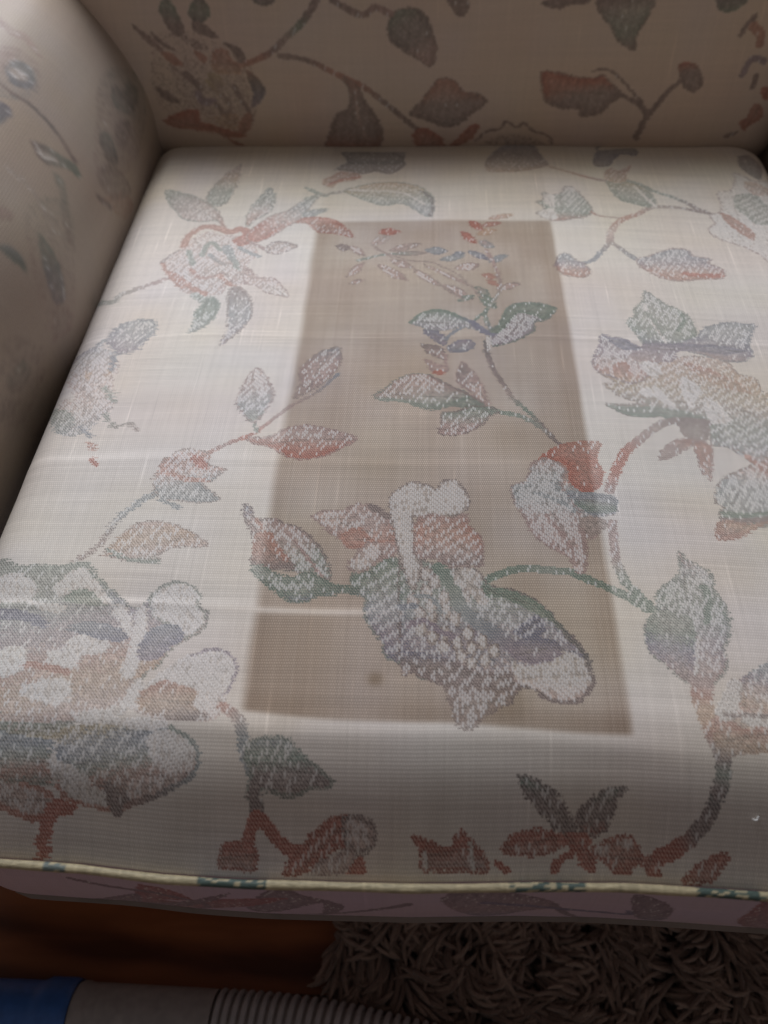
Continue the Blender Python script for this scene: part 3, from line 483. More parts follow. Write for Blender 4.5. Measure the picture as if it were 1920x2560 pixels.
    ('F',[(288,402.2),(289.7,397.6),(292.7,394.6),(295.7,393.1),(297.8,393.1),(296.9,396.6),(294.8,400.2),(291.4,402.7),(288.4,403.2)],'tg',(288.4,402.7,297.8,393.6),0.4,0.3,'G',1.3,1,0,True),
    ('F',[(290.5,393.1),(291.8,386.5),(294.8,380.9),(298.6,378.4),(301.6,377.9),(300.8,383.5),(299.1,389.5),(295.2,393.1),(291,394.1)],'GG',(290.5,393.6,301.6,378.4),0.4,0.3,'G',1.3,1,0,True),
    ('F',[(275.6,387),(278.6,387),(282.4,388.5),(285.4,391.1),(287.1,393.6),(284.5,394.1),(281.6,393.6),(277.7,391.1),(275.2,387.5)],'gg',(275.2,387.5,287.1,393.6),0.4,0.3,'G',1.3,1,0,True),
    ('S',[(200.4,440.2),(217,446.8),(227.7,448.3)],3.5,2.5,'gg',0.5,1),
    ('S',[(210.6,459.9),(229,440.2),(247.8,425),(266.6,403.2),(279.8,388)],1.5,1.5,'tt',0,1),
    ('S',[(212.8,454.9),(238.4,439.7),(257.2,436.1),(276,418.9),(287.1,399.7),(292.2,390.5)],1.5,1.6,'tt',0,1),
    ('S',[(297.4,451.8),(302.9,431.6),(305.1,414.9),(306.8,403.7),(302.1,390),(296.5,378.4)],3,3,'PPtg',0.4,1),
    ('S',[(352.5,586.6),(369.1,576.4),(385.8,566.3),(401.6,559.7)],3,4,'oort',0.2,1),
    ('F',[(304.2,600.8),(338.8,657),(352.5,600.8),(356.3,587.1),(343.9,578),(331.1,573.4),(315.7,572.4),(302.1,575.4)],'kBTo',(336.7,657,329,571.9),0.15,0.2,None,1.5,1,0,True),
    ('F',[(346.5,537.9),(354.2,534.4),(361.9,536.9),(366.6,548.1),(372.6,547.1),(377.3,534.9),(382.4,523.3),(384.1,509.1),(377.3,500),(367.4,496.9),(355.5,492.9),(347.4,495.9),(339.7,504),(346.1,512.1),(341.4,523.3),(347.4,526.8)],'WggGr',(366.2,546.6,361.5,494.4),0.6,0.15,'t',1.5,1,0,True),
    ('F',[(346.1,510.1),(353.3,512.6),(354.6,496.4),(347.4,495.9),(340.9,504)],'WW',(349.1,512.1,347.8,495.9),0.8,0.8,None,1.5,1,0,True),
    ('F',[(347.8,535.4),(356.3,532.9),(354.2,514.6),(348.2,519.7)],'WW',(352.5,535.4,350.8,514.6),0.8,0.8,None,1.5,1,0,True),
    ('S',[(382.8,508.1),(389.2,502.5),(399.9,501),(406.7,499.5)],2.5,2.5,'rt',0.2,1),
    ('S',[(392.2,463),(395.6,478.7),(400.8,490.3),(408,499.5),(419.6,507.1),(430.7,517.7),(443.5,521.2),(457.6,519.7),(469.1,516.2),(480.2,512.1)],6,4,'PprrttTT',0.35,1),
    ('S',[(392.2,463),(384.1,450.3),(376,437.7),(366.6,433.1)],4,4,'tbb',0.3,1),
    ('F',[(347.4,428.5),(352.1,444.7),(358.9,446.3),(364.4,436.6),(369.6,433.1),(372.1,423.5),(368.7,415.4),(360.2,415.4),(352.1,418.9)],'bbvrr',(362.3,446.3,359.3,415.4),0.35,0.3,'t',1.5,1,0,True),
    ('S',[(393.5,463),(402,451.3),(410.6,440.2)],4,5,'tb',0.3,1),
    ('F',[(409.7,442.2),(419.6,447.3),(429.8,454.4),(439.6,459.4),(449.9,458.4),(452.9,450.3),(465.7,447.3),(463.1,441.2),(473.4,432.1),(467.8,422),(452,418.9),(436.2,415.9),(423.8,418.9),(415.3,426.5),(409.7,434.1)],'bbvrr',(437.5,459.4,438.8,416.9),0.5,0.35,'P',1.5,1,0,True),
    ('S',[(442.2,425),(455.5,424.5),(468.7,425.5)],5,5,'RR',0.2,1),
    ('F',[(400.8,622),(436.2,628.6),(435.4,608.4),(422.6,610.9),(413.2,598.7),(407.6,587.1),(393.9,592.1),(415.3,658)],'kBT',(417.4,628.1,411.4,587.6),0.1,0.1,None,1.5,1,0,True),
    ('F',[(401.6,572.4),(408.5,584),(415.3,579),(427.7,591.6),(420.4,571.4),(420.4,561.3),(411,557.7),(402.5,559.7)],'ro',(416.1,590.6,411.4,557.7),0.3,0.3,None,1.5,1,0,True),
    ('F',[(402.5,559.7),(409.7,555.2),(420,559.7),(429.4,554.2),(435.4,544.5),(437.9,525.3),(431.1,519.7),(419.6,523.8),(410.6,527.8),(405,539.5)],'ygG',(423.4,561.3,417,518.7),0.35,0.2,'g',1.5,1,0,True),
    ('S',[(420.4,561.3),(429.8,556.7),(437.9,547.1),(451.2,537.9),(461.9,529.3),(471.7,518.2),(479.8,511.1)],4,5,'gggTT',0.35,1),
    ('S',[(424.3,553.7),(430.2,536.4),(437.5,520.7)],2,3,'WW',0.8,1),
    ('F',[(492.2,546.1),(502.9,550.6),(511.4,567.8),(511.4,578.5),(518.3,575.9),(525.9,565.8),(549.9,566.8),(516.5,448.8),(504.6,455.9),(495.6,465.5),(485.4,471.1),(475.5,478.7),(473,489.3),(479.8,498.4),(478.5,509.6),(489.6,518.7)],'WW',(514,578.5,484.5,446.3),0.9,0.9,'P',1.5,1,0,True),
    ('F',[(504.6,541.5),(521.2,546.1),(527.2,530.4),(535.3,522.2),(529.4,500),(512.3,497.9),(505.9,510.6),(501.2,521.7)],'gg',(523,546.1,511.4,497.4),0.3,0.3,None,1,1,7.5,True),
    ('F',[(486.6,514.6),(493.9,510.1),(502.9,497.4),(508,484.8),(504.6,474.6),(495.6,486.3),(489.2,498.9)],'rr',(501.6,514.6,492.6,473.6),0.25,0.25,None,1.5,1,0,True),
    ('F',[(518.3,565.3),(530.2,562.3),(541.3,552.1),(525.1,542),(517.4,550.6)],'op',(529.4,566.8,523.4,542),0.3,0.3,None,1.5,1,0,True),
    ('F',[(523,607.9),(533.6,613.4),(539.6,603.3),(538.8,589.6),(532.4,570.4),(525.1,578.5),(520.4,591.1)],'vTk',(549,644.8,524.2,568.3),0.25,0.1,'T',1.5,1,0,True),
    ('F',[(214.5,144.9),(221.3,146.4),(227.3,151.5),(235,156.5),(242.3,153.5),(247,150.4),(256.8,146.9),(258.1,90.7),(253.4,84.1),(247,89.7),(235.4,95.7),(232.4,104.9),(226.4,111.9),(222.2,121.1),(223,129.7),(216.6,134.2)],'GGsbvBT',(232,153,240.5,87.1),0.38,0.38,'g',1.3,1,8,True),
    ('F',[(240.5,153.5),(250.8,155),(259.8,152.5),(267.9,149.4),(279,149.9),(285,143.4),(290.5,137.8),(299.9,135.2),(307.6,131.7),(314,127.1),(318.7,121.1),(322.1,114),(327.7,108.4),(334.5,98.8),(335,90.2),(337.1,82.1),(333.7,76.5),(326.8,70.4),(316.2,71.9),(309.3,76.5),(302.1,79),(297.8,74.5),(295.2,69.9),(289.2,68.4),(281.6,62.3),(276.9,57.7),(271.3,58.8),(269.2,62.8),(266.6,70.4),(264.5,79.5),(253.8,84.6),(248.7,88.1),(242.3,90.7)],'ggGsbvBPTtt',(274.7,153.5,273.4,58.8),0.45,0.4,'T',1.2,1,0,True),
    ('F',[(247.4,149.4),(255.9,147.9),(261.9,139.8),(266.6,131.7),(267.9,123.6),(272.2,117.5),(270.5,114),(278.1,112.5),(286.7,103.3),(291.8,101.8),(290.1,96.2),(286.3,91.7),(282.4,90.7),(273.9,93.7),(268.7,99.3),(262.3,103.8),(255.9,112.5),(245.7,116),(243.5,143.9)],'sgsvb',(269.6,149.4,268.7,90.7),0.35,0.35,None,1.5,1,0,True),
    ('F',[(247.4,133.7),(249.9,131.7),(250.4,127.6),(248.7,124.6),(245.7,126.6),(245.2,131.2)],'ww',(247.8,133.7,248.2,124.6),0.97,0.97,'T',0.9,1,0,True),
    ('F',[(254.2,139.8),(256.8,137.3),(257.2,133.2),(255.1,130.7),(252.1,132.7),(252.1,136.8)],'ww',(254.6,139.8,254.6,130.7),0.97,0.97,'T',0.9,1,0,True),
    ('F',[(258.9,145.9),(261.5,143.9),(261.9,139.8),(259.8,136.8),(256.8,138.8),(256.8,143.4)],'ww',(259.3,145.9,259.3,136.8),0.97,0.97,'T',0.9,1,0,True),
    ('F',[(253.8,150.9),(256.8,148.4),(256.8,144.4),(255.1,141.8),(252.1,143.9),(251.7,147.9)],'ww',(254.2,150.9,254.6,141.8),0.97,0.97,'T',0.9,1,0,True),
    ('F',[(249.1,157.5),(251.7,155),(252.1,150.9),(249.9,147.9),(247.4,150.4),(247,154.5)],'ww',(249.5,157.5,249.5,147.9),0.97,0.97,'T',0.9,1,0,True),
    ('F',[(250.8,125.6),(253.4,123.6),(253.8,119.5),(252.1,117),(249.1,119),(248.7,122.6)],'ww',(251.2,125.6,251.2,117),0.97,0.97,'T',0.9,1,0,True),
    ('F',[(256.8,130.7),(259.3,128.7),(259.8,124.6),(257.6,121.6),(255.1,123.6),(254.6,128.2)],'ww',(257.2,130.7,257.2,121.6),0.97,0.97,'T',0.9,1,0,True),
    ('F',[(263.6,135.8),(266.2,133.2),(266.2,129.2),(264.5,126.6),(261.5,128.7),(261.5,132.7)],'ww',(264,135.8,264,126.6),0.97,0.97,'T',0.9,1,0,True),
    ('F',[(256.8,122.6),(259.3,120.6),(259.8,116.5),(257.6,114),(255.1,116),(254.6,119.5)],'ww',(257.2,122.6,257.2,114),0.97,0.97,'T',0.9,1,0,True),
    ('F',[(264,127.1),(266.6,125.1),(267,121.1),(264.9,118.5),(262.3,120.6),(261.9,124.1)],'ww',(264.5,127.1,264.5,118.5),0.97,0.97,'T',0.9,1,0,True),
    ('F',[(269.2,122.6),(271.7,120.1),(272.2,116.5),(270,114),(267.5,116),(267,119.5)],'ww',(269.6,122.6,269.6,114),0.97,0.97,'T',0.9,1,0,True),
    ('F',[(251.7,116),(254.2,114),(254.6,110.4),(252.5,107.9),(249.9,109.4),(249.5,113.5)],'ww',(252.1,116,252.1,107.9),0.97,0.97,'T',0.9,1,0,True),
    ('F',[(257.6,111.4),(260.2,109.4),(260.6,105.9),(258.5,103.3),(255.9,105.4),(255.5,108.9)],'ww',(258.1,111.4,258.1,103.3),0.97,0.97,'T',0.9,1,0,True),
    ('F',[(263.2,106.4),(265.8,104.3),(266.2,100.8),(264.5,98.3),(261.5,100.3),(261.5,103.8)],'ww',(263.6,106.4,263.6,98.3),0.97,0.97,'T',0.9,1,0,True),
    ('F',[(270.5,107.9),(273,105.9),(273,101.8),(271.3,99.3),(268.7,101.3),(268.3,105.4)],'ww',(270.9,107.9,270.9,99.3),0.97,0.97,'T',0.9,1,0,True),
    ('F',[(263.6,114),(266.2,111.9),(266.6,108.4),(264.5,105.9),(261.9,107.9),(261.5,111.4)],'ww',(264,114,264,105.9),0.97,0.97,'T',0.9,1,0,True),
    ('F',[(275.6,113.5),(278.1,111.4),(278.6,107.9),(276.4,105.4),(273.9,107.4),(273.4,110.9)],'ww',(276,113.5,276,105.4),0.97,0.97,'T',0.9,1,0,True),
    ('F',[(277.7,104.9),(280.3,102.8),(280.3,98.8),(278.6,96.7),(276,98.3),(275.6,102.3)],'ww',(278.1,104.9,278.1,96.7),0.97,0.97,'T',0.9,1,0,True),
    ('F',[(283.3,108.4),(285.8,106.4),(285.8,102.3),(284.1,99.8),(281.6,101.8),(281.1,105.9)],'ww',(283.7,108.4,283.7,100.3),0.97,0.97,'T',0.9,1,0,True),
    ('F',[(288.8,103.3),(291.4,101.3),(291.4,97.3),(289.7,94.7),(287.1,96.7),(286.7,100.8)],'ww',(289.2,103.3,288.8,94.7),0.97,0.97,'T',0.9,1,0,True),
    ('F',[(277.3,96.2),(279.8,94.2),(279.8,90.2),(278.1,88.1),(275.6,89.7),(275.2,93.7)],'ww',(277.7,96.2,277.7,88.1),0.97,0.97,'T',0.9,1,0,True),
    ('F',[(284.1,97.8),(286.7,95.7),(286.7,92.2),(285,89.7),(282.4,91.7),(282,95.2)],'ww',(284.5,97.8,284.5,89.7),0.97,0.97,'T',0.9,1,0,True),
    ('F',[(272.2,100.3),(274.7,98.3),(275.2,94.7),(273,92.2),(270.5,94.2),(270,97.8)],'ww',(272.6,100.3,272.6,92.2),0.97,0.97,'T',0.9,1,0,True),
    ('F',[(282,136.8),(285,134.7),(285,130.7),(282.8,128.2),(280.3,130.2),(279.8,134.2)],'ww',(282.4,136.8,282.4,128.2),0.97,0.97,'T',0.9,1,0,True),
    ('F',[(278.1,143.4),(281.1,141.3),(281.1,136.8),(279,134.2),(276.4,136.3),(276,140.3)],'ww',(278.6,143.4,278.6,134.2),0.97,0.97,'T',0.9,1,0,True),
    ('F',[(274.3,136.3),(276.9,134.2),(276.9,129.7),(274.7,127.1),(272.2,129.2),(272.2,133.2)],'ww',(274.7,136.3,274.3,127.1),0.97,0.97,'T',0.9,1,0,True),
    ('F',[(282,148.4),(284.5,145.9),(284.5,141.8),(282.4,138.8),(279.8,141.3),(279.4,145.4)],'ww',(282.4,148.4,282,138.8),0.97,0.97,'T',0.9,1,0,True),
    ('S',[(261.1,150.4),(267.9,139.8),(273,125.1),(280.7,116),(291,108.4),(299.5,99.8)],7,8,'Ggsbv',0.12,1),
    ('S',[(245.7,114.5),(253.4,117),(261.1,110.9),(268.7,107.9)],4,3,'vv',0.3,1),
    ('S',[(249.1,132.7),(257.2,131.2),(263.2,121.6)],2.5,2.5,'ss',0.1,1),
    ('S',[(241.4,125.1),(249.1,126.1)],4,4,'bb',0.2,1),
    ('F',[(242.3,99.3),(255.1,98.3),(267.5,95.2),(277.7,89.2),(286.3,87.6),(296.1,87.6),(298.2,80.5),(293.1,74),(285.8,77.5),(267.5,79.5),(252.1,86.6),(242.3,90.7)],'BTTT',(272.2,99.3,271.7,74),0.32,0.25,None,1,1,8,True),
    ('F',[(264.5,82.6),(271.3,79.5),(285.8,77.5),(295.7,74.5),(289.2,68.4),(281.6,62.3),(276.9,57.7),(271.3,58.8),(269.2,62.8),(266.6,70.4)],'Ttt',(277.3,82.1,276.9,57.7),0.6,0.6,'t',1.5,1,0,True),
    ('F',[(297.8,93.2),(305.1,90.2),(316.6,94.7),(323.9,98.8),(332.8,95.2),(335.4,87.6),(335.8,81.6),(332.4,76.5),(326.8,71.9),(316.2,72.9),(309.3,77.5),(302.1,80.5),(298.6,84.6)],'wwp',(319.2,98.8,317,71.9),0.88,0.88,None,1.5,1,0,True),
    ('S',[(325.1,108.4),(331.1,101.8),(335,95.2),(335.4,87.6),(337.1,82.1),(331.5,75),(326.4,70.9),(316.2,71.9),(309.8,74.5)],2.2,2.2,'kkTTT',0,1),
    ('F',[(298.2,102.3),(305.9,106.9),(318.7,105.9),(323,101.8),(323,97.3),(316.6,93.2),(307.6,91.7),(299.1,94.7)],'Bvv',(311.9,106.4,311,91.7),0.12,0.12,None,1.5,1,0,True),
    ('F',[(298.6,109.9),(306.8,117),(313.2,120.1),(315.7,110.4),(305.9,105.9)],'BB',(308.5,120.1,307.6,105.9),0.45,0.45,None,1,1,7.5,True),
    ('F',[(284.1,138.8),(291.8,136.8),(299.9,134.7),(307.6,131.2),(314.5,126.1),(319.2,118.5),(312.7,119),(303.8,125.6),(294.4,130.7),(286.3,132.2)],'GGg',(302.1,138.3,300.8,118.5),0.15,0.15,None,1.5,1,0,True),
    ('S',[(313.6,124.6),(319.6,117),(327.3,107.4)],3.5,2.5,'Gk',0.1,1),
    ('F',[(269.2,148.4),(279,149.4),(284.1,141.8),(281.1,135.8),(287.5,129.2),(283.7,126.1),(276,135.8),(270.5,139.8)],'ww',(279,149.4,278.6,126.1),0.65,0.65,None,1.5,1,0,True),
    ('F',[(149.1,192.5),(153.4,190),(156.4,183.4),(161.1,181.8),(168.3,181.8),(177.3,178.3),(184.1,174.8),(192.3,166.7),(198.2,159.1),(201.7,150.9),(203.8,141.3),(198.2,144.4),(188.4,145.9),(177.3,148.4),(170.5,148.4),(160.2,150.4),(159.4,163.1),(154.7,176.3),(150.8,183.4)],'BPPPtg',(151.7,191.5,170.5,146.4),0.55,0.65,'T',1.5,1,0,True),
    ('F',[(158.1,171.2),(167.1,173.2),(172.6,164.1),(184.1,149.4),(172.2,148.4),(161.1,150.4)],'rrT',(167.5,173.2,170.5,148.4),0.15,0.15,None,1.5,1,0,True),
    ('S',[(158.1,181.8),(170.5,164.1),(178.6,154)],2.5,2,'rr',0.3,1),
    ('S',[(168.3,181.8),(183.7,164.1),(198.2,144.4)],2,2,'PP',0.2,1),
    ('F',[(159.4,147.9),(164.5,150.4),(174.3,144.9),(182.4,143.4),(191.4,145.9),(198.2,142.8),(206.8,138.3),(216.2,136.8),(217.5,133.2),(209.8,134.2),(204.7,131.7),(197.8,131.7),(192.7,128.2),(186.3,127.6),(180.7,128.7),(173.9,134.2),(166.6,140.8)],'ggGGb',(188.4,150.9,190.6,127.6),0.35,0.2,'G',1.5,1,0,True),
    ('S',[(175.2,137.8),(183.3,136.3),(194.8,137.8)],5,3,'gg',0.7,1),
    ('F',[(190.1,183.9),(195.7,188.4),(205.1,188.9),(210.6,191.5),(215.8,194.5),(225.2,192),(231.1,187.4),(235,183.9),(237.6,168.7),(238.4,160.1),(230.3,155),(221.3,161.6),(216.2,162.1),(210.6,163.1),(206.8,168.7),(200,173.2),(195.3,179.3)],'pPPrP',(208.5,193.5,214.9,159.6),0.45,0.35,'P',1.5,1,0,True),
    ('F',[(191.8,183.9),(197.4,187.9),(205.9,187.9),(207.6,182.4),(202.5,175.3),(198.2,178.8)],'pp',(200.4,187.9,201.2,175.3),0.75,0.75,None,1.5,1,0,True),
    ('F',[(206.4,171.7),(216.6,177.3),(224.3,169.2),(236.7,168.7),(217.5,163.1),(210.6,163.1)],'rr',(218.3,177.3,219.2,163.1),0.12,0.12,None,1.5,1,0,True),
    ('S',[(223,192),(230.7,186.4),(235,182.9)],5,3,'TT',0.1,1),
    ('F',[(215.3,155.5),(218.3,162.1),(223,166.7),(229.4,165.1),(229.4,158),(225.2,151.5),(218.3,146.9),(212.8,148.9),(213.2,153)],'pw',(220,166.7,220.9,147.4),0.8,0.75,'P',1.5,1,0,True),
    ('F',[(232.9,196.5),(235,202.6),(240.1,207.7),(244.4,211.2),(248.7,211.2),(254.6,209.2),(258.9,206.2),(261.9,208.2),(264.9,212.7),(270.9,212.7),(276,205.7),(278.6,198.1),(277.3,191.5),(272.2,186.9),(263.6,185.9),(252.1,184.9),(246.5,184.9),(247.8,172.7),(247.4,160.1),(251.2,155),(251.2,143.9),(247.4,135.8),(244.4,143.9),(241,153.5),(238.4,165.1),(235,181.8)],'ww',(252.9,212.7,253.8,135.8),0.93,0.9,'T',1.3,1,0,True),
    ('F',[(249.1,183.4),(257.6,186.9),(268.3,184.9),(276.9,186.9),(278.1,179.3),(284.1,170.7),(285.8,162.1),(285,151.5),(279,150.9),(267.9,150.9),(259.8,156),(249.5,157),(247.8,169.2)],'PrrPT',(268.7,186.9,268.3,150.9),0.25,0.25,'P',1.2,1,7,True),
]
BACK_ART = [
    ('F',[(100,177.8),(123.7,185),(146.7,176.5),(170.4,170.3),(182.2,150),(182.2,126.8),(165.2,102.2),(111.9,103.8),(94.8,120.7),(89.6,144.4)],'tPTr',(143.7,185,128.2,101.2),0.2,0.2,None,1.5,0.3,0,True),
    ('F',[(114.8,157.5),(144.5,165),(168.2,154.6),(175.6,136.2),(164.5,112.1),(140,111.9),(119.3,126),(109.6,142.8)],'ptP',(146.7,165,137.1,111.6),0.2,0.2,None,1.5,0.35,0,True),
    ('F',[(131.9,197.6),(137.8,205.6),(145.9,208.2),(151.1,197.6),(147.4,191.7),(139.3,189.3),(133.3,192.5)],'kGk',(143,208.2,139.3,189.3),0.2,0.2,None,1.5,1,0,True),
    ('F',[(108.2,200.8),(116.3,208),(121.5,200.8),(125.9,189),(125.2,180.5),(117.1,179.7),(111.9,186.6),(108.9,194.9)],'gGTT',(120,208,114.1,179.7),0.15,0.15,None,1.5,1,0,True),
    ('F',[(134.1,190.1),(143,189.3),(149.6,184.2),(154.8,178.1),(141.5,179.9),(134.1,183.1)],'TT',(143.7,190.1,141.5,178.1),0.2,0.2,None,1.5,1,0,True),
    ('F',[(81.5,188.7),(90.4,182.9),(100,176.2),(105.2,167.4),(95.6,171.7),(87.4,180.2)],'TP',(95.6,189,91.1,167.4),0.2,0.2,None,1.5,1,0,True),
    ('F',[(95.6,183.9),(103,178.6),(108.9,173.5),(117.1,168.5),(108.2,170.1),(100,177)],'TT',(107.4,183.9,103.7,168.2),0.2,0.2,None,1.5,1,0,True),
    ('F',[(103,167.4),(111.9,166.6),(120.8,157.5),(112.6,157.5),(105.9,162)],'rr',(111.9,167.4,109.6,157.5),0.2,0.2,None,1.5,1,0,True),
    ('F',[(131.1,169.3),(142.2,164.2),(139.3,158.6),(134.1,163.1)],'rr',(137.8,169.3,135.6,158.6),0.2,0.2,None,1.5,1,0,True),
    ('F',[(120.8,180.5),(132.6,178.1),(145.2,170.3),(131.9,170.3)],'TT',(133.3,180.5,131.9,170.3),0.2,0.2,None,1.5,0.6,0,True),
    ('S',[(109.6,157.5),(118.5,149.5),(131.9,140.2)],3,2,'tt',0.15,1),
    ('F',[(149.6,169.5),(160,169.5),(163.7,161.5),(173.4,158),(170.4,150.8),(160,150.6),(148.9,150.6),(145.2,157.8)],'rro',(160.8,169.5,157.8,150.8),0.15,0.15,None,1.5,0.8,0,True),
    ('F',[(157.8,174.6),(165.9,173.8),(174.1,167.9),(176.3,158.8),(169.6,159.9),(165.2,167.9)],'TT',(169.6,174.9,166.7,158.8),0.2,0.2,None,1.5,1,0,True),
    ('F',[(174.8,154.6),(184.5,147.4),(189.7,137),(182.2,126.8),(174.8,123.9),(178.5,134.3),(175.6,145.2)],'rkBv',(182.2,154.6,177.8,123.9),0.2,0.2,None,1.5,1,0,True),
    ('S',[(121.5,150.3),(126.7,145),(131.9,139.4)],6,6,'TT',0.15,1),
    ('S',[(128.9,134.5),(132.6,127.9),(142.2,128.9)],6,6,'vv',0.15,1),
    ('S',[(139.3,145),(145.9,137.5),(154.1,130.3),(156.3,124.7),(151.9,116.9),(143.7,126.3)],4,4,'yttT',0.15,1),
    ('S',[(162.2,140.7),(167.4,130.3),(171.9,122.8)],5,3,'TT',0.15,1),
    ('F',[(140,150.6),(150.4,149.8),(154.1,141.5),(146.7,139.6)],'yt',(148.2,150.6,146.7,139.6),0.2,0.2,None,1.5,1,0,True),
    ('F',[(91.1,141),(103,135.4),(111.9,127.6),(104.5,126.5),(95.6,132.4)],'TT',(103,141,100,126.5),0.2,0.2,None,1.5,1,0,True),
    ('S',[(171.9,122.8),(173.4,114.3)],4,4,'TT',0.15,1),
    ('F',[(92.6,111.6),(113.3,119.9),(126.7,121.2),(126.7,111.6),(138.5,108.7),(150.4,104.9),(160.8,102.2),(167.4,99),(151.1,97.7),(139.3,102.5),(118.5,104.1),(103.7,104.6)],'RRr',(135.6,121.5,130.4,97.2),0.2,0.2,None,1.5,1,0,True),
    ('F',[(159.3,105.2),(167.4,117.2),(174.1,119.1),(172.6,109.5),(165.9,101.2)],'rr',(168.9,119.1,166.7,101.4),0.2,0.2,None,1.5,1,0,True),
    ('F',[(140,114.8),(153.4,118.8),(163,116.9),(160.8,107.3),(149.6,106)],'oo',(154.1,118.8,151.9,106),0.2,0.2,None,1.5,0.6,0,True),
    ('S',[(143.7,101.7),(152.6,94.5),(163,90.2)],3,3,'rr',0.15,1),
    ('S',[(174.8,159.1),(183.7,161.8),(194.8,166.3),(205.2,173.3),(215.6,181.8),(224.5,188.5),(232.6,196.8),(240.8,208)],4.5,6,'rrTtGTT',0.2,1),
    ('S',[(204.5,165),(219.3,163.6),(233.4,159.9),(252.6,151.1),(272.6,142.8),(288.9,131.9),(305.2,118.8),(328.2,99)],4,4.5,'tTrrTTT',0.2,1),
    ('F',[(296.3,185),(300.8,194.6),(308.9,199.4),(321.5,198.6),(329.7,191.9),(334.1,180.7),(337.1,172.2),(335.6,160.7),(331.1,157),(323.7,162.3),(310.4,168.7),(300.8,175.1)],'GkkPP',(307.4,197.3,331.9,157.8),0.1,0.45,'T',1.5,1,0,True),
    ('S',[(252.6,205.6),(265.2,198.9),(277.1,194.9),(286.7,200.2),(299.3,196)],5,5,'TP',0.3,1),
    ('F',[(257.8,149),(263.7,136.7),(261.5,123.9),(250.4,117.5),(242.2,100.6),(240,87.6),(266,84.6),(283.7,84.1),(291.1,99.8),(285.2,117.2),(275.6,130.3),(270.4,141.2)],'rTTTR',(267.4,149,263.7,84.6),0.2,0.2,'T',1.5,1,0,True),
    ('S',[(268.2,138.3),(269.7,117.5),(277.1,96.4)],2.5,2,'pp',0.3,1),
    ('F',[(315.6,118.8),(326,130.3),(340,147.4),(353.4,145.8),(360,138),(374.1,134.8),(382.3,129.2),(369.7,118.3),(360,109.7),(346.7,107.1),(331.1,112.7)],'rrTTk',(349.7,147.4,351.9,107.1),0.3,0.2,'T',1.5,1,0,True),
    ('F',[(317.8,99.3),(327.4,106.5),(343.7,96.9),(348.9,87),(360.8,98.5),(368.9,107.9),(377.1,107.9),(371.2,94.8),(354.1,84.6),(337.1,80.4),(323,85.2)],'Rr',(347.4,107.9,348.9,80.1),0.2,0.2,None,1.5,1,0,True),
    ('S',[(374.9,92.9),(384.5,102.2),(394.9,104.1),(400.8,111.3),(409.7,106),(416.3,109.5),(425.2,102.5),(437.8,99),(444.5,90.5)],2,2,'TT',0.15,1),
    ('F',[(380.8,86.8),(397.1,98.5),(423,96.9),(441.5,87.6)],'tt',(409.7,98.8,411.2,87),0.2,0.2,None,1.5,0.4,0,True),
    ('F',[(344.5,206.6),(354.1,193.8),(362.3,197),(361.5,206.4)],'TT',(355.6,206.4,355.6,193.8),0.3,0.3,None,1.5,1,0,True),
    ('F',[(420,201.8),(428.9,205.8),(441.5,204.2),(436.3,197.6)],'TT',(431.2,205.8,432.6,197.8),0.2,0.2,None,1.5,1,0,True),
    ('F',[(186.7,208.5),(205.9,208.5),(202.2,202.4),(191.1,202.4)],'kk',(197.1,208.5,196.3,202.4),0.2,0.2,None,1.5,1,0,True),
    ('F',[(464.5,204),(469.7,193.5),(477.1,187.1),(487.5,174.3),(501.5,167.7),(500.8,175.9),(503.8,185.8),(508.9,194.6),(508.9,205),(485.2,205.3)],'TgGT',(487.5,205.3,494.9,167.7),0.25,0.3,'T',1.5,1,0,True),
    ('F',[(430.4,198.4),(444.5,200.8),(457.8,201.6),(459.3,205.8),(428.9,206.1)],'TT',(443.8,205.8,444.5,198.1),0.3,0.3,None,1.5,1,0,True),
    ('F',[(560.8,198.9),(565.2,194.6),(571.9,194.1),(579.3,196.2),(584.5,203.7),(560.1,204.2)],'kG',(569,204,571.9,193.8),0.2,0.2,None,1.5,1,0,True),
    ('F',[(426.7,151.6),(442.3,150.6),(458.6,147.4),(471.9,147.1),(478.6,149),(486,142.8),(498.6,132.7),(494.1,129.7),(487.5,125.7),(483,118.5),(465.2,115.6),(463,122),(446.7,123.1),(432.6,129.5)],'RRTTT',(463.8,151.1,469.7,115.6),0.25,0.15,'T',1.5,1,0,True),
    ('S',[(469.7,151.9),(478.6,153.8),(490.4,148.7),(504.5,136.7),(517.1,126.5)],2,2,'TT',0.15,1),
    ('S',[(517.8,96.9),(520.8,110),(525.2,118.3),(531.9,128.1),(537.1,136.2),(544.5,142.8)],6,4,'TT',0.1,1),
    ('S',[(498.6,132.7),(513.4,125.5),(523.8,116.4)],3,5,'TT',0.15,1),
    ('F',[(540.1,155.6),(546,158.3),(554.9,156.2),(562.3,147.4),(564.5,139.6),(558.6,133.7),(548.9,137.8),(543,147.9)],'RTTT',(548.9,158.3,555.6,133.7),0.2,0.2,None,1.5,1,0,True),
    ('S',[(586,177.3),(588.2,184.2),(593.4,190.3)],4,4,'TT',0.15,1),
    ('S',[(594.1,183.4),(602.3,177),(603,170.6)],7,7,'rr',0.1,1),
    ('S',[(595.6,147.1),(598.6,156.4),(602.3,160.2),(611.2,157.2)],5,5,'vv',0.15,1),
    ('S',[(607.5,137),(607.5,146.8)],4,4,'TT',0.15,1),
    ('F',[(604.5,108.4),(609.7,112.7),(612.7,123.9),(619.3,122.5),(623.8,116.1),(622.3,110),(614.1,106),(612.7,100.6)],'rR',(611.2,123.9,618.6,100.4),0.2,0.2,None,1.5,1,0,True),
    ('S',[(605.3,99.8),(596.4,96.6)],3,3,'TT',0.15,1),
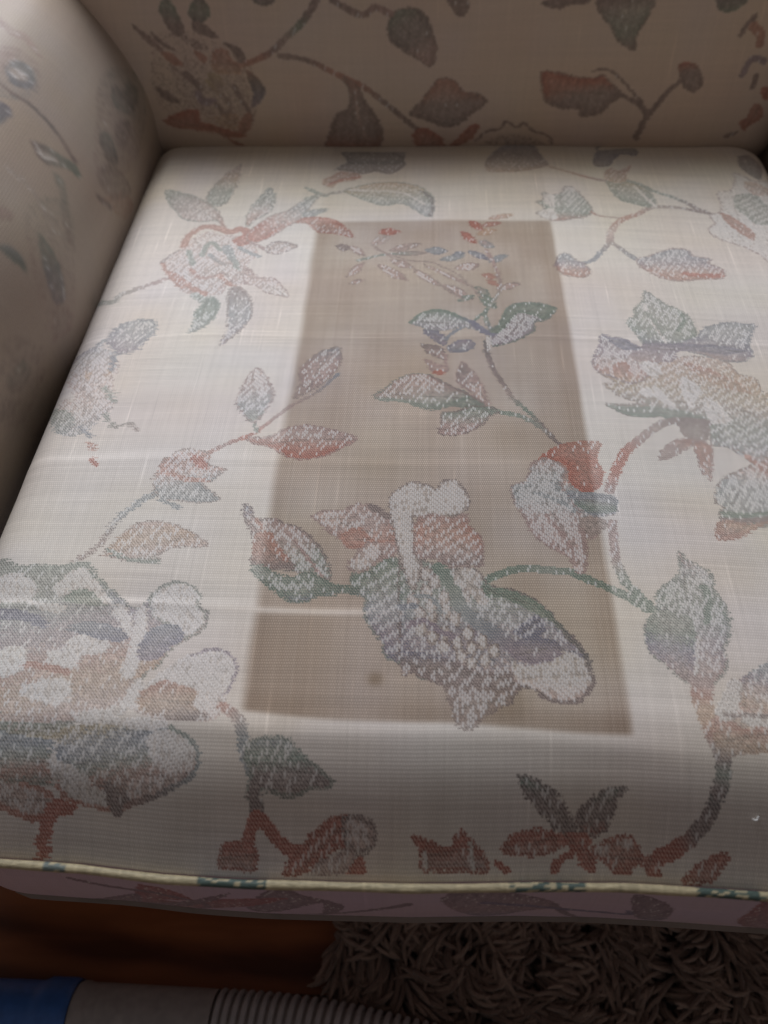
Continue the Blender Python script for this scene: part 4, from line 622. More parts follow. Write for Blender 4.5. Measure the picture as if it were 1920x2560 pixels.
    ('F',[(614.9,136.7),(620.8,137.5),(624.5,127.3),(618.6,128.7)],'RR',(617.8,137.8,620.8,127.6),0.2,0.2,None,1.5,1,0,True),
]
ARM_ART = [
    ('F',[(494.3,318.4),(508.5,308.3),(506.7,293.1),(479.3,283.9),(455.4,291.1),(447.5,303.1)],'Ps',(507.6,308.3,455.4,291.1),0.2,0.2,None,1.5,0.3,0,True),
    ('F',[(566,255.9),(623.4,232.3),(595.1,207),(528.8,195.4),(466,225.5),(497,241.5)],'gTP',(592.5,245.9,497,207.8),0.2,0.2,None,1.5,0.28,0,True),
    ('F',[(367,257.1),(409.4,235.5),(365.2,206.6),(335.2,180.6),(310.4,201),(328.1,233.5)],'gPp',(395.3,244.3,316.6,195.8),0.2,0.2,None,1.5,0.25,0,True),
    ('F',[(267.9,223),(297.1,205),(297.1,176.6),(260.9,166.2),(230.8,189.8)],'TP',(286.5,213.4,252,167.4),0.2,0.2,None,1.5,0.25,0,True),
    ('S',[(533.2,330.8),(525.3,320.4),(522.6,314.3),(528.8,310.7),(524.4,305.5),(518.2,296.7)],9,5,'PPpP',0.3,0.7),
    ('F',[(489,316.8),(501.4,309.9),(491.7,304.3),(478.4,305.5),(468.7,309.9)],'pp',(497,313.1,474.9,305.5),0.2,0.2,None,1.5,0.6,0,True),
    ('F',[(482.8,307.5),(494.3,305.1),(497.9,298.3),(494.3,291.5),(479.3,287.5),(471.3,291.5),(466.9,297.1),(472.2,303.5)],'ssbb',(497.9,303.1,467.8,293.1),0.4,0.2,None,1.5,1,0,True),
    ('F',[(479.3,305.1),(486.4,301.9),(483.7,293.1),(476.6,295.5),(474.9,301.1)],'ww',(486.4,301.5,474,297.1),0.8,0.8,None,1.5,1,0,True),
    ('F',[(437.7,299.9),(443,292.3),(436,289.1),(416.5,292.7)],'Bb',(443,296.7,421.8,289.9),0.2,0.2,None,1.5,1,0,True),
    ('S',[(459,306.7),(458.1,293.9),(460.7,282.3),(459.8,271.5),(457.2,261.5),(453.7,252.7),(450.1,244.3)],2.5,4,'TTkktT',0,1),
    ('F',[(428.9,272.3),(436.9,263.5),(441.3,253.9),(446.6,243.9),(444.8,236.3),(439.5,236.7),(436,246.3),(420.9,258.3),(420.9,265.5)],'TgG',(430.7,270.3,443,236.7),0.4,0.2,None,1.5,1,0,True),
    ('S',[(425.4,263.9),(433.3,253.1)],5,3,'ww',0.9,1),
    ('F',[(558.9,243.9),(573,243.1),(576.6,235.9),(596,236.7),(603.1,227.5),(589,220.2),(564.2,222.2),(553.6,231.1),(550,238.7)],'gkg',(590.7,239.1,554.5,227.1),0.2,0.2,None,1.5,0.75,0,True),
    ('F',[(502.3,238.7),(514.7,232.3),(509.4,220.6),(502.3,213),(489,221.8),(489.9,231.1)],'gkT',(514.7,232.3,487.3,221),0.2,0.2,None,1.5,0.85,0,True),
    ('F',[(532.4,229.9),(555.4,222.2),(550,214.2),(522.6,215.4),(520,224.6)],'TT',(547.4,226.3,522.6,215.4),0.2,0.2,None,1.5,0.5,0,True),
    ('S',[(419.2,247.5),(404.1,236.3),(390,229.5),(381.1,222.2)],8,7,'gt',0.2,0.6),
    ('F',[(359,244.7),(359,234.7),(355.5,226.7),(350.2,214.6),(341.3,203.8),(330.7,206.6),(330.7,218.2),(337.8,228.7),(347.5,237.1)],'ggbv',(370.5,237.1,325.4,210.6),0.25,0.15,None,1.5,0.85,0,True),
    ('F',[(325.4,209),(343.1,192.6),(333.4,182.2),(313,188.6)],'PP',(334.3,202.2,321,182.2),0.2,0.2,None,1.5,0.4,0,True),
    ('F',[(323.7,258.7),(330.7,252.7),(330.7,244.3),(325.4,236.3),(323.7,244.3),(322.8,253.5)],'sG',(333.4,252.3,316.6,243.1),0.2,0.2,None,1.5,1,0,True),
    ('F',[(454.5,211),(493.4,193.4),(508.5,173),(482.8,176.6),(462.5,195)],'ro',(486.4,197.8,471.3,183.8),0.2,0.2,None,1.5,0.6,0,True),
    ('F',[(466,228.3),(495.2,216.2),(511.1,183),(469.6,200.6),(459,219)],'Tt',(490.8,218.6,465.2,203),0.2,0.2,None,1.5,0.6,0,True),
    ('S',[(446.6,217),(459.8,200.6)],4,4,'TT',0.15,1),
    ('F',[(260.9,203.8),(282.1,199.8),(283.9,187.4),(267.9,184.6),(258.2,195.4)],'gT',(277.7,203.8,266.2,186.2),0.2,0.2,None,1.5,0.5,0,True),
    ('F',[(244.1,197.8),(265.3,183),(257.3,179),(236.1,188.6)],'TT',(254.7,193,244.1,180.2),0.2,0.2,None,1.5,0.3,0,True),
    ('F',[(351.1,269.9),(356.4,260.3),(347.5,259.9),(342.2,267.1)],'PP',(355.5,266.7,344,262.3),0.2,0.2,None,1.5,0.5,0,True),
    ('S',[(388.2,273.9),(386.4,257.5),(374.1,235.9)],5,4,'ww',0.8,0.5),
]
BAND_ART = [
    ('F',[(162.4,47.3),(174.7,81),(187.1,87.5),(194.5,78.7),(214.8,58.3),(198.8,7.7),(203.3,64.8),(169.2,22)],'TTB',(188.9,87.5,160.5,-52.3),0.2,0.2,None,1.5,1,0,True),
    ('F',[(107.4,71.7),(116.1,78.7),(129.6,72.3),(135.8,52.7),(118.5,52.3),(187.2,71.8),(98.2,0)],'RT',(125.3,81.8,53,-42.8),0.2,0.2,None,1.5,1,0,True),
    ('S',[(74.1,77.1),(90.8,69.2),(121,64.6),(140.8,37.4),(101.7,-55),(248.3,66.8)],4,5,'TT',0.15,1),
    ('F',[(27,-42.6),(105.6,62.3),(98.2,0),(158.2,78.7)],'TT',(106.2,62.6,156.3,79.2),0.2,0.2,None,1.5,1,0,True),
    ('F',[(264.2,75.9),(274.1,90),(291.4,89.5),(317.9,74),(324.7,58.4),(309.3,42.5),(289.5,9.6),(273.5,46.6)],'TPB',(291.4,89.4,296.9,9.5),0.2,0.1,None,1.5,1,0,True),
    ('S',[(321.6,64),(366.8,-49.4)],5,5,'TT',0.15,1),
    ('S',[(286.3,68.3),(358.1,43),(363.6,52.6)],5,5,'BB',0.15,1),
    ('F',[(358.7,80.5),(368.6,82.3),(382.8,63.2),(386.5,10.2),(372.3,24.7)],'TTB',(367.9,82.2,383.4,3.2),0.2,0.2,None,1.5,1,0,True),
    ('F',[(424.7,26.3),(420.4,77.6),(428.4,90.3),(454.4,0.8),(472.8,-60)],'RT',(419.8,88.9,480.2,-59.6),0.2,0.2,None,1.5,1,0,True),
]
SOIL = (165.8, 352.1, 65.3, 489.8)
SOIL_SL = 0.0000
SOIL_SR = -0.0042
SOIL_B = -0.0542
SPOTS = [(230.3, 83.6, 4.0, 0.55), (294.8, 70.9, 11, 0.35), (270.0, 272.0, 9, 0.12), (189.3, 63.3, 9, 0.12), (208.1, 184.9, 7, 0.1), (235.4, 445.3, 9, 0.1)]
LINT = (0.7375, 0.0377)
PIPE_DYE = [('f', -.102, -.069, 'G', .85), ('f', .046, .082, 'G', .6), ('f', .133, .165, 'G', .8), ('f', -.178, -.167, 'g', .6), ('l', .296, .335, 'G', .6), ('l', .388, .400, 'k', .6), ('l', .43, .45, 'g', .4)]
HX_BLUE, HX_CUFF = -.285, -.165

# ------------------------------------------------------------------ weaving the cloth
# each design element is measured in millimetres on its own panel of cloth
def smooth_closed(P, n=6):
    P = np.asarray(P, float)
    N = len(P)
    t = (np.arange(n) / n)[:, None]
    out = []
    for i in range(N):
        p0, p1, p2, p3 = P[i - 1], P[i], P[(i + 1) % N], P[(i + 2) % N]
        out.append(0.5 * ((2 * p1) + (-p0 + p2) * t * .8 + (p1 - p1) + (2 * p0 - 5 * p1 + 4 * p2 - p3) * t * t * .8
                          + (-p0 + 3 * p1 - 3 * p2 + p3) * t ** 3 * .8) if False else
                   p1 + (p2 - p1) * t + 0.42 * t * (1 - t) * ((p2 - p0) * (1 - t) * .5 * 2 - (p3 - p1) * t * .5 * 2 + (p2 - p1) * (2 * t - 1) * 2 * .5))
    return np.vstack(out)


class Weave:
    """lays motifs on a grid of thread crossings: coverage, thread colour, share of pale float stitches"""
    R = 0.7   # mm per grid step
    wk = 1.0
    inner = .32

    def __init__(self, w_mm, h_mm):
        self.nx, self.ny = int(w_mm / self.R) + 2, int(h_mm / self.R) + 2
        self.cov = np.zeros((self.ny, self.nx), np.float32)
        self.col = np.zeros((self.ny, self.nx, 3), np.float32)
        self.w = np.zeros((self.ny, self.nx), np.float32)
        self.rs = np.random.RandomState(4)

    def box(self, P, pad):
        x0 = max(int((P[:, 0].min() - pad) / self.R), 0)
        x1 = min(int((P[:, 0].max() + pad) / self.R) + 2, self.nx)
        y0 = max(int((P[:, 1].min() - pad) / self.R), 0)
        y1 = min(int((P[:, 1].max() + pad) / self.R) + 2, self.ny)
        if x1 <= x0 or y1 <= y0:
            return None
        X, Y = np.meshgrid((np.arange(x0, x1) + .5) * self.R, (np.arange(y0, y1) + .5) * self.R)
        return (slice(y0, y1), slice(x0, x1)), X, Y

    @staticmethod
    def seg_dist(X, Y, P):
        best = np.full(X.shape, 1e9)
        tt = np.zeros(X.shape)
        L = np.concatenate([[0], np.cumsum(np.hypot(*np.diff(P, axis=0).T))])
        for i in range(len(P) - 1):
            dx, dy = P[i + 1] - P[i]
            l2 = dx * dx + dy * dy + 1e-9
            t = np.clip(((X - P[i, 0]) * dx + (Y - P[i, 1]) * dy) / l2, 0, 1)
            d = np.hypot(X - P[i, 0] - t * dx, Y - P[i, 1] - t * dy)
            m = d < best
            best[m] = d[m]
            tt[m] = ((L[i] + t * math.sqrt(l2)) / L[-1])[m]
        return best, tt

    def fill(self, P, stops, g, w0, w1, oc=None, ow=1.4, cov=1.0, hatch=0.0, smooth=True):
        """filled shape; stops = thread colours along the line g; w0..w1 = share of pale stitches along it"""
        P = np.asarray(P, float)
        if smooth:
            P = smooth_closed(P)
        bx = self.box(P, 2)
        if bx is None:
            return
        sl, X, Y = bx
        ins = np.zeros(X.shape, bool)
        Q = np.roll(P, -1, axis=0)
        for (ax, ay), (bx_, by) in zip(P, Q):
            if ay == by:
                continue
            c = ((ay > Y) != (by > Y)) & (X < (bx_ - ax) * (Y - ay) / (by - ay) + ax)
            ins ^= c
        gx, gy = g[2] - g[0], g[3] - g[1]
        t = np.clip(((X - g[0]) * gx + (Y - g[1]) * gy) / (gx * gx + gy * gy + 1e-9), 0, 1)
        t = np.clip(t + self.rs.normal(0, .05, t.shape), 0, 1)
        st = np.array([PAL[c] for c in stops])
        k = np.linspace(0, 1, len(st))
        c = np.stack([np.interp(t, k, st[:, j]) for j in range(3)], -1)
        w = w0 + (w1 - w0) * t
        if hatch:
            ph = np.sin((X * 0.8 - Y * 1.0) * 6.283 / hatch)
            w = np.clip(w + 0.60 * np.sign(ph) * np.abs(ph) ** .5, 0, .97)
        cv = self.cov[sl]
        cl = self.col[sl]
        ww = self.w[sl]
        put = ins & (self.rs.rand(*X.shape) < cov)
        d, _ = self.seg_dist(X, Y, np.vstack([P, P[:1]]))
        # fewer dyed picks towards the middle of a petal or leaf
        inner = (np.clip((d - 1) / 7.0, 0, 1) * self.inner)[..., None]
        c = c * (1 - inner) + np.array([.78, .75, .72]) * inner
        # midrib and side veins picked out in the darker thread
        area = .5 * abs(np.dot(P[:, 0], np.roll(P[:, 1], 1)) - np.dot(P[:, 1], np.roll(P[:, 0], 1)))
        if area > 120 and smooth:
            ctr = P.mean(0)
            ev, vec = np.linalg.eigh(np.cov((P - ctr).T))
            ax = vec[:, 1]
            u = (X - ctr[0]) * ax[0] + (Y - ctr[1]) * ax[1]
            v = -(X - ctr[0]) * ax[1] + (Y - ctr[1]) * ax[0]
            hw = math.sqrt(ev[0]) * 1.4
            v = v - hw * .25 * np.sin(u / max(hw, 4) * .7)
            gap = 4.2 if area < 900 else 6.0
            side = ((u + .9 * np.abs(v) + .6 * np.sin(v * .8)) % gap) < .95
            vein = (side & (self.rs.rand(*X.shape) < .62) & (d > 1.2)) | ((np.abs(v) < .55) & (self.rs.rand(*X.shape) < .85))
            k_ = .70 if w0 < .8 else .84
            c = np.where(vein[..., None], c * k_, c)
            w = np.where(vein, w * .25, w * 1.12)
        cv[put] = 1
        cl[put] = c[put]
        ww[put] = w[put] * self.wk
        if oc:
            o = (d < ow / 2 * 1.3) & (self.rs.rand(*X.shape) < .74)
            cv[o] = 1
            cl[o] = c[o] * .2 + np.array(PAL[oc]) * .8 * .85
            ww[o] = 0

    def stem(self, P, wa, wb, stops, wd=0.15, cov=1.0):
        P = catmull(P, 6) if len(P) > 2 else np.asarray(P, float)
        bx = self.box(P, max(wa, wb))
        if bx is None:
            return
        sl, X, Y = bx
        d, t = self.seg_dist(X, Y, P)
        m = (d < (wa + (wb - wa) * t) / 2) & (self.rs.rand(*X.shape) < cov)
        st = np.array([PAL[c] for c in stops])
        k = np.linspace(0, 1, len(st))
        c = np.stack([np.interp(t, k, st[:, j]) for j in range(3)], -1)
        self.cov[sl][m] = 1
        self.col[sl][m] = c[m]
        self.w[sl][m] = wd


PAL = {   # dyed weft colours, sRGB
    'r': (.56, .36, .31), 'R': (.52, .22, .17), 'o': (.64, .51, .41), 'p': (.68, .58, .55), 'P': (.54, .44, .43),
    'g': (.40, .45, .42), 'G': (.27, .36, .32), 's': (.45, .49, .51), 'b': (.37, .41, .46), 'B': (.28, .30, .39),
    'v': (.42, .38, .44), 't': (.50, .44, .42), 'T': (.35, .30, .30), 'k': (.23, .23, .24), 'w': (.64, .605, .58), 'W': (.79, .76, .735),
    'c': (.74, .70, .65), 'y': (.60, .54, .42),
}
for _k in PAL:
    PAL[_k] = np.array(PAL[_k])
    PAL[_k] = (PAL[_k].mean() + (PAL[_k] - PAL[_k].mean()) * 1.22).clip(0, 1)


def lowfreq(nx, ny, step, rs):
    gx, gy = nx // step + 3, ny // step + 3
    G = rs.rand(gy, gx)
    x = np.arange(nx) / step
    y = np.arange(ny) / step
    x0, y0 = x.astype(int), y.astype(int)
    fx, fy = x - x0, y - y0
    fx = fx * fx * (3 - 2 * fx)
    fy = fy * fy * (3 - 2 * fy)
    A = G[:, x0] * (1 - fx) + G[:, x0 + 1] * fx
    return (A[y0] * (1 - fy)[:, None] + A[y0 + 1] * fy[:, None]) * 2 - 1


def weave_cloth(name, size, elements, res=0.35, ground=(.842, .805, .765), soil_and_bounce=None, seed=1, soft=1.0, pitch=(1.25, 1.62), blur=0, feather=None, wk=1.0):
    """-> image: rgb = cloth colour, alpha = height of the threads"""
    w_mm, h_mm = size[0] * 1000, size[1] * 1000
    W = Weave(w_mm, h_mm)
    W.wk = wk
    for e in elements:
        if e[0] == 'F':
            W.fill(*e[1:])
        else:
            W.stem(*e[1:])
    nx, ny = int(w_mm / res), int(h_mm / res)
    rs = np.random.RandomState(seed)
    X = (np.arange(nx) + .5) * res
    Y = (np.arange(ny) + .5) * res
    px, py = pitch
    row = np.floor(Y / py).astype(int)
    fy = Y / py - row
    # every second row is shifted by part of a thread
    shift = (row * 0.5) % 1.0
    Xs = X[None, :] / px + shift[:, None]
    ci = np.floor(Xs).astype(int)
    fx = Xs - ci
    dot = np.exp(-((fx - .5) / .26) ** 2 - (((fy[:, None]) - .5) / .33) ** 2).astype(np.float32)
    cellr = rs.rand(row.max() + 2, ci.max() + 2).astype(np.float32)
    cr = cellr[row[:, None], ci]
    # thread-quantised lookup of the design
    qx = (((ci + .5 - shift[:, None]) * px) / W.R).astype(int).clip(0, W.nx - 1)
    qx2 = ((np.floor(X / (px / 2)) + .5) * (px / 2) / W.R).astype(int).clip(0, W.nx - 1)
    qy = ((np.floor(Y / (py / 2)) + .5) * (py / 2) / W.R).astype(int).clip(0, W.ny - 1)
    # weft threads run a little ragged at the edges of a motif, more so in the worn corner
    jr = rs.normal(0, 1, int(Y[-1] / (py / 2)) + 3)[np.floor(Y / (py / 2)).astype(int)][:, None]
    rag = np.full((ny, 1), .45, np.float32) * np.ones((1, nx), np.float32) if feather is None else (.45 + feather(X[None, :], Y[:, None])).astype(np.float32)
    qj = np.floor(((qx2[None, :] + jr * rag / W.R))).astype(int).clip(0, W.nx - 1)
    cov = W.cov[qy[:, None], qj]
    col = W.col[qy[:, None], qj]
    # vertical float stitches, three rows long, one thread wide, stepping sideways
    c2 = np.floor(X / px).astype(int)
    L = py * 2.1
    off = (c2 * 0.38 + rs.rand(c2.max() + 2)[c2] * .15)
    Sy = Y[:, None] / L + off[None, :]
    si = np.floor(Sy).astype(int)
    sfy = Sy - si
    sfx = (X / px - c2)[None, :]
    sr = rs.rand(si.max() + 2, c2.max() + 2).astype(np.float32)[si, c2[None, :] + 0 * si]
    # the binding order of the floats is regular, with a few missed threads
    sr = ((c2[None, :] * 2 + si * 3) % 5 + .5) / 5 * .55 + sr * .45
    sy_mm = (si + .5 - off[None, :]) * L
    gy = (sy_mm / W.R).astype(int).clip(0, W.ny - 1)
    gx = (((c2 + .5) * px) / W.R).astype(int).clip(0, W.nx - 1)[None, :] + 0 * gy
    wq = W.w[gy, gx] * W.cov[gy, gx]
    stitch = (sr < wq) & (cov > 0)
    sshape = (np.exp(-(np.abs(sfx - .5) / .40) ** 3) * np.exp(-(np.abs(sfy - .5) / .43) ** 6)).astype(np.float32)
    G = np.array(ground)
    base = np.empty((ny, nx, 3), np.float32)
    tint = lowfreq(nx, ny, int(60 / res), rs) * .6 + lowfreq(nx, ny, int(25 / res), rs) * .4
    tint2 = lowfreq(nx, ny, int(45 / res), rs)
    base[:] = G
    base[..., 0] *= 1 + .010 * tint
    base[..., 1] *= 1 - .012 * tint2
    base[..., 2] *= 1 - .035 * tint - .01 * tint2
    # slubs: long irregular threads both ways
    def streaks(n_threads, length, step):
        k = length // step + 3
        Gs = rs.normal(0, 1, (n_threads, k))
        ph = rs.uniform(0, 1, n_threads)
        q = np.arange(length) / step
        qi = (q[None] + ph[:, None])
        i0 = qi.astype(int)
        f_ = qi - i0
        f_ = f_ * f_ * (3 - 2 * f_)
        r_ = np.arange(n_threads)[:, None]
        return Gs[r_, i0] * (1 - f_) + Gs[r_, i0 + 1] * f_
    colstreak = streaks(c2.max() + 2, ny, int(34 / res)).T[:, c2]
    rowstreak = streaks(row.max() + 2, nx, int(42 / res))[row]
    slub = np.clip(colstreak - 1.9, 0, 1) * .05 + colstreak * .010 + rowstreak * .012
    shade = 1 + soft * (.17 * (dot - .45) + slub + (cr - .5) * .04 * dot)
    rgb = base * shade[..., None]
    keep = None
    if soil_and_bounce is not None:
        mul, smask = soil_and_bounce(X[None, :], Y[:, None], rs, nx, ny, res)
        rgb *= mul
        rgb += (smask * (dot - .35) * .13)[..., None]
        keep = .35 - .26 * smask - .18 * (1 - sstep(Y, 45, 75))[:, None] * (1 - smask)  # front motifs stay deeper too, the dimness there put into their colour
    # washed cloth has lost dye, the unwashed part kept it
    fade = (keep[..., None] if keep is not None else .30)
    col = col * (1 - fade) + (G * .97).astype(np.float32) * fade
    # twill lines of the supplementary weft
    tw = np.sin(6.2832 * (X[None, :] / (px * 1.5) + Y[:, None] / (py * 1.25)))
    dash = (tw > .35) & (cr < .86)
    light = np.where(dash, .04, np.where(tw < -.3, .46, .30))[..., None]
    mot = col * (1 + (cr - .5)[..., None] * .12) * (1 - .20 * dash)[..., None]
    mot = mot * (1 - light) + rgb * light
    mix = (dot * .55 * soft + .05)[..., None]
    gmean = rgb.copy()
    mot = mot * (1 - mix) + np.minimum(gmean * 1.03, 1) * mix
    pale = np.array([.885, .865, .845]) * (rgb / G).clip(.85, 1.05)
    pale = pale * .78 + .22 * (col * .35 + pale * .65)
    ss = (sshape * stitch)[..., None]
    mot = mot * (1 - ss) + pale * ss
    m = (cov > 0)[..., None]
    rgb = np.where(m, mot, rgb)
    hgt = np.where(cov > 0, np.where(stitch, .35 + .65 * sshape, .25 + .35 * dot), .30 + .40 * dot)
    if blur:
        k = max(int(blur / res), 1)
        for ax in (0, 1, 0, 1):
            c = np.cumsum(np.concatenate([np.repeat(rgb.take([0], ax), k + 1, ax), rgb, np.repeat(rgb.take([-1], ax), k, ax)], ax), ax)
            n_ = rgb.shape[ax]
            rgb = (c.take(range(2 * k + 1, 2 * k + 1 + n_), ax) - c.take(range(0, n_), ax)) / (2 * k + 1)
    out = np.empty((ny, nx, 4), np.float32)
    out[..., :3] = rgb.clip(0, 1)
    out[..., 3] = hgt.clip(0.01, 1)
    im = bpy.data.images.new(name, nx, ny, alpha=True)
    im.alpha_mode = 'CHANNEL_PACKED'
    im.pixels.foreach_set(out.ravel())
    im.update()
    im.pack()
    return im


# ------------------------------------------------------------------ materials
def new_mat(name):
    m = bpy.data.materials.new(name)
    m.use_nodes = True
    nt = m.node_tree
    return m, nt, nt.nodes['Principled BSDF']


def N(nt, kind, **kw):
    n = nt.nodes.new(kind)
    for k, v in kw.items():
        if k in n.inputs:
            n.inputs[k].default_value = v
        else:
            setattr(n, k, v)
    return n


def cloth_mat(name, im, bump=0.35, gloss=0.62, spec=0.22):
    m, nt, b = new_mat(name)
    tex = N(nt, 'ShaderNodeTexImage')
    tex.image = im
    tex.interpolation = 'Linear'
    tex.extension = 'EXTEND'
    b.inputs['Roughness'].default_value = gloss
    b.inputs['Specular IOR Level'].default_value = spec
    b.inputs['Sheen Weight'].default_value = 0.12
    b.inputs['Sheen Roughness'].default_value = 0.45
    noise = N(nt, 'ShaderNodeTexNoise', Scale=900.0, Detail=2.0)
    tc = N(nt, 'ShaderNodeTexCoord')
    nt.links.new(tc.outputs['Object'], noise.inputs['Vector'])
    mixc = N(nt, 'ShaderNodeMix', data_type='RGBA', blend_type='OVERLAY')
    mixc.inputs[0].default_value = 0.08
    nt.links.new(tex.outputs['Color'], mixc.inputs[6])
    nt.links.new(noise.outputs['Fac'], mixc.inputs[7])
    nt.links.new(mixc.outputs[2], b.inputs['Base Color'])
    bp = N(nt, 'ShaderNodeBump', Strength=bump, Distance=0.0005)
    nt.links.new(tex.outputs['Alpha'], bp.inputs['Height'])
    nt.links.new(bp.outputs['Normal'], b.inputs['Normal'])
    return m


# ------------------------------------------------------------------ mesh helpers
def tag(o, label=None, cat=None, group=None, kind=None):
    if label:
        o['label'] = label
    if cat:
        o['category'] = cat
    if group:
        o['group'] = group
    if kind:
        o['kind'] = kind
    return o


def link(name, me, mat, parent=None):
    o = bpy.data.objects.new(name, me)
    COL.objects.link(o)
    if mat and not me.materials:
        me.materials.append(mat)
    if parent:
        o.parent = parent
        o.matrix_parent_inverse = parent.matrix_world.inverted()
    return o


def empty(name, loc):
    o = bpy.data.objects.new(name, None)
    COL.objects.link(o)
    o.location = loc
    o.empty_display_size = 0.1
    bpy.context.view_layer.update()
    return o


def grid_mesh(name, fn, na, nb, mat, parent=None, wa=None, wb=None, closed_a=False, uvfn=None, flip=False):
    a = np.linspace(0, 1, na) if wa is None else wa
    b = np.linspace(0, 1, nb) if wb is None else wb
    A, B = np.meshgrid(a, b)
    P = fn(A, B)
    V = P.reshape(-1, 3)
    ny, nx = A.shape
    i = np.arange(ny * nx).reshape(ny, nx)
    q = np.stack([i[:-1, :-1], i[:-1, 1:], i[1:, 1:], i[1:, :-1]], -1).reshape(-1, 4)
    if flip:
        q = q[:, ::-1]
    me = bpy.data.meshes.new(name)
    me.vertices.add(len(V))
    me.vertices.foreach_set('co', V.astype(np.float32).ravel())
    me.loops.add(len(q) * 4)
    me.loops.foreach_set('vertex_index', q.ravel().astype(np.int32))
    me.polygons.add(len(q))
    me.polygons.foreach_set('loop_start', (np.arange(len(q)) * 4).astype(np.int32))
    me.polygons.foreach_set('use_smooth', np.ones(len(q), bool))
    me.update(calc_edges=True)
    uv = me.uv_layers.new(name='UVMap')
    U = np.stack([A, B], -1).reshape(-1, 2) if uvfn is None else uvfn(A, B).reshape(-1, 2)
    uv.data.foreach_set('uv', U[q.ravel()].astype(np.float32).ravel())
    me.validate()
    return link(name, me, mat, parent)


def tube_verts(P, rad, k=6, up=Vector((0, 0, 1))):
    """rings of k points round the polyline P"""
    P = np.asarray(P, float)
    T = np.gradient(P, axis=0)
    T /= np.linalg.norm(T, axis=1)[:, None] + 1e-12
    u = np.array(up, float)
    A = np.cross(T, u)
    nA = np.linalg.norm(A, axis=1)[:, None]
    A = np.where(nA < 1e-3, np.array([1.0, 0, 0]), A / (nA + 1e-12))
    B = np.cross(A, T)
    ang = np.arange(k) * 2 * math.pi / k
    rad = np.broadcast_to(np.asarray(rad, float), (len(P),))
    return P[:, None, :] + rad[:, None, None] * (A[:, None, :] * np.cos(ang)[None, :, None] + B[:, None, :] * np.sin(ang)[None, :, None])


def poly_mesh(name, V, F, mat, parent=None, smooth=True):
    me = bpy.data.meshes.new(name)
    me.from_pydata([tuple(v) for v in V], [], [tuple(f) for f in F])
    if smooth:
        me.polygons.foreach_set('use_smooth', np.ones(len(me.polygons), bool))
    me.update()
    return link(name, me, mat, parent)


def tube(name, P, rad, mat, parent=None, k=10, closed=False, caps=True):
    R = tube_verts(P, rad, k)
    n = len(P)
    V = R.reshape(-1, 3)
    F = []
    for i in range(n if closed else n - 1):
        j = (i + 1) % n
        for c in range(k):
            d = (c + 1) % k
            F.append((i * k + c, i * k + d, j * k + d, j * k + c))
    if caps and not closed:
        F.append(tuple(range(k)))
        F.append(tuple(reversed(range((n - 1) * k, n * k))))
    return poly_mesh(name, V, F, mat, parent)


def box_mesh(name, x0, x1, y0, y1, z0, z1, mat, parent=None, bev=0.0):
    bm = bmesh.new()
    bmesh.ops.create_cube(bm, size=1)
    for v in bm.verts:
        v.co = ((x0 + x1) / 2 + v.co.x * (x1 - x0), (y0 + y1) / 2 + v.co.y * (y1 - y0), (z0 + z1) / 2 + v.co.z * (z1 - z0))
    if bev:
        bmesh.ops.bevel(bm, geom=bm.edges[:], offset=bev, segments=2, affect='EDGES')
    me = bpy.data.meshes.new(name)
    bm.to_mesh(me)
    bm.free()
    return link(name, me, mat, parent)


# ------------------------------------------------------------------ cloth panels
def seat_soil_and_bounce(X, Y, rs, nx, ny, res):
    """unwashed rectangle left on the cleaned cover, a rust spot, paler worn folds, painted warm bounce at the rear (mm on the panel)"""
    wob = .7 * np.sin(Y / 43.0) + .3 * np.sin(Y / 9.0)
    SX0, SX1, SY0, SY1 = SOIL
    lx = SX0 + wob + SOIL_SL * (Y - SY0)
    rx = SX1 + wob * .6 + SOIL_SR * (Y - SY0)
    m = sstep(X, lx - 3.5, lx + 3.5) * (1 - sstep(X, rx - 2.4, rx + 2.4))
    by = SY0 + SOIL_B * (X - SX0) + 1.0 * np.sin(X / 19.0)
    m = m * sstep(Y, by - 2, by + 2)
    top = SY1 + 5 + 1.5 * np.sin(X / 31.0)
    m = m * (1 - sstep(Y, top - 3, top + 3) * .86)
    edge = np.exp(-((X - lx - 5) / 5) ** 2) * .25 + np.exp(-((X - rx + 6) / 6) ** 2) * .2 + np.exp(-((Y - by - 5) / 7) ** 2) * .35
    patch = lowfreq(nx, ny, int(28 / res), rs)
    m = m * (1 - .75 * crease(X / 1000 + XL, (Y / 1000) / SEAT_SIZE[1] * (YB - .1) + .1, 0.2185, -0.40, 0.03, -0.01, 0.0020))
    k = m * (.93 + .18 * patch + edge * .6 + .025 * rs.normal(0, 1, nx // 4 + 1).repeat(4)[:nx][None, :])
    out = 1 - k[..., None] * np.array([.212, .255, .293])
    for (sx, sy, sr, sk) in SPOTS:
        s = np.exp(-(((X - sx) / sr) ** 2 + ((Y - sy) / sr) ** 2) ** 1.3) * sk
        out = out * (1 - s[..., None] * np.array([.32, .38, .48]))
    xm, ym = X / 1000 + XL, (Y / 1000) / SEAT_SIZE[1] * (YB - .1) + .1
    fold = (crease(xm, ym, 0.2185, -0.40, 0.03, -0.01, 0.0020) * .10 + crease(xm, ym, 0.4350, -0.3, 0.31, -0.004, 0.0013) * .05
            + crease(xm, ym, 0.4395, -0.3, 0.31, -0.004, 0.0010) * .04 + crease(xm, ym, 0.3200, -0.30, 0.10, -0.01, 0.003) * .05)
    # warm bounce from the backrest, painted as a yellow tint towards the rear
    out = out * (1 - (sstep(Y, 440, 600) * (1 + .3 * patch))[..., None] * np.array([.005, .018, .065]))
    return out * (1 + fold[..., None]), m


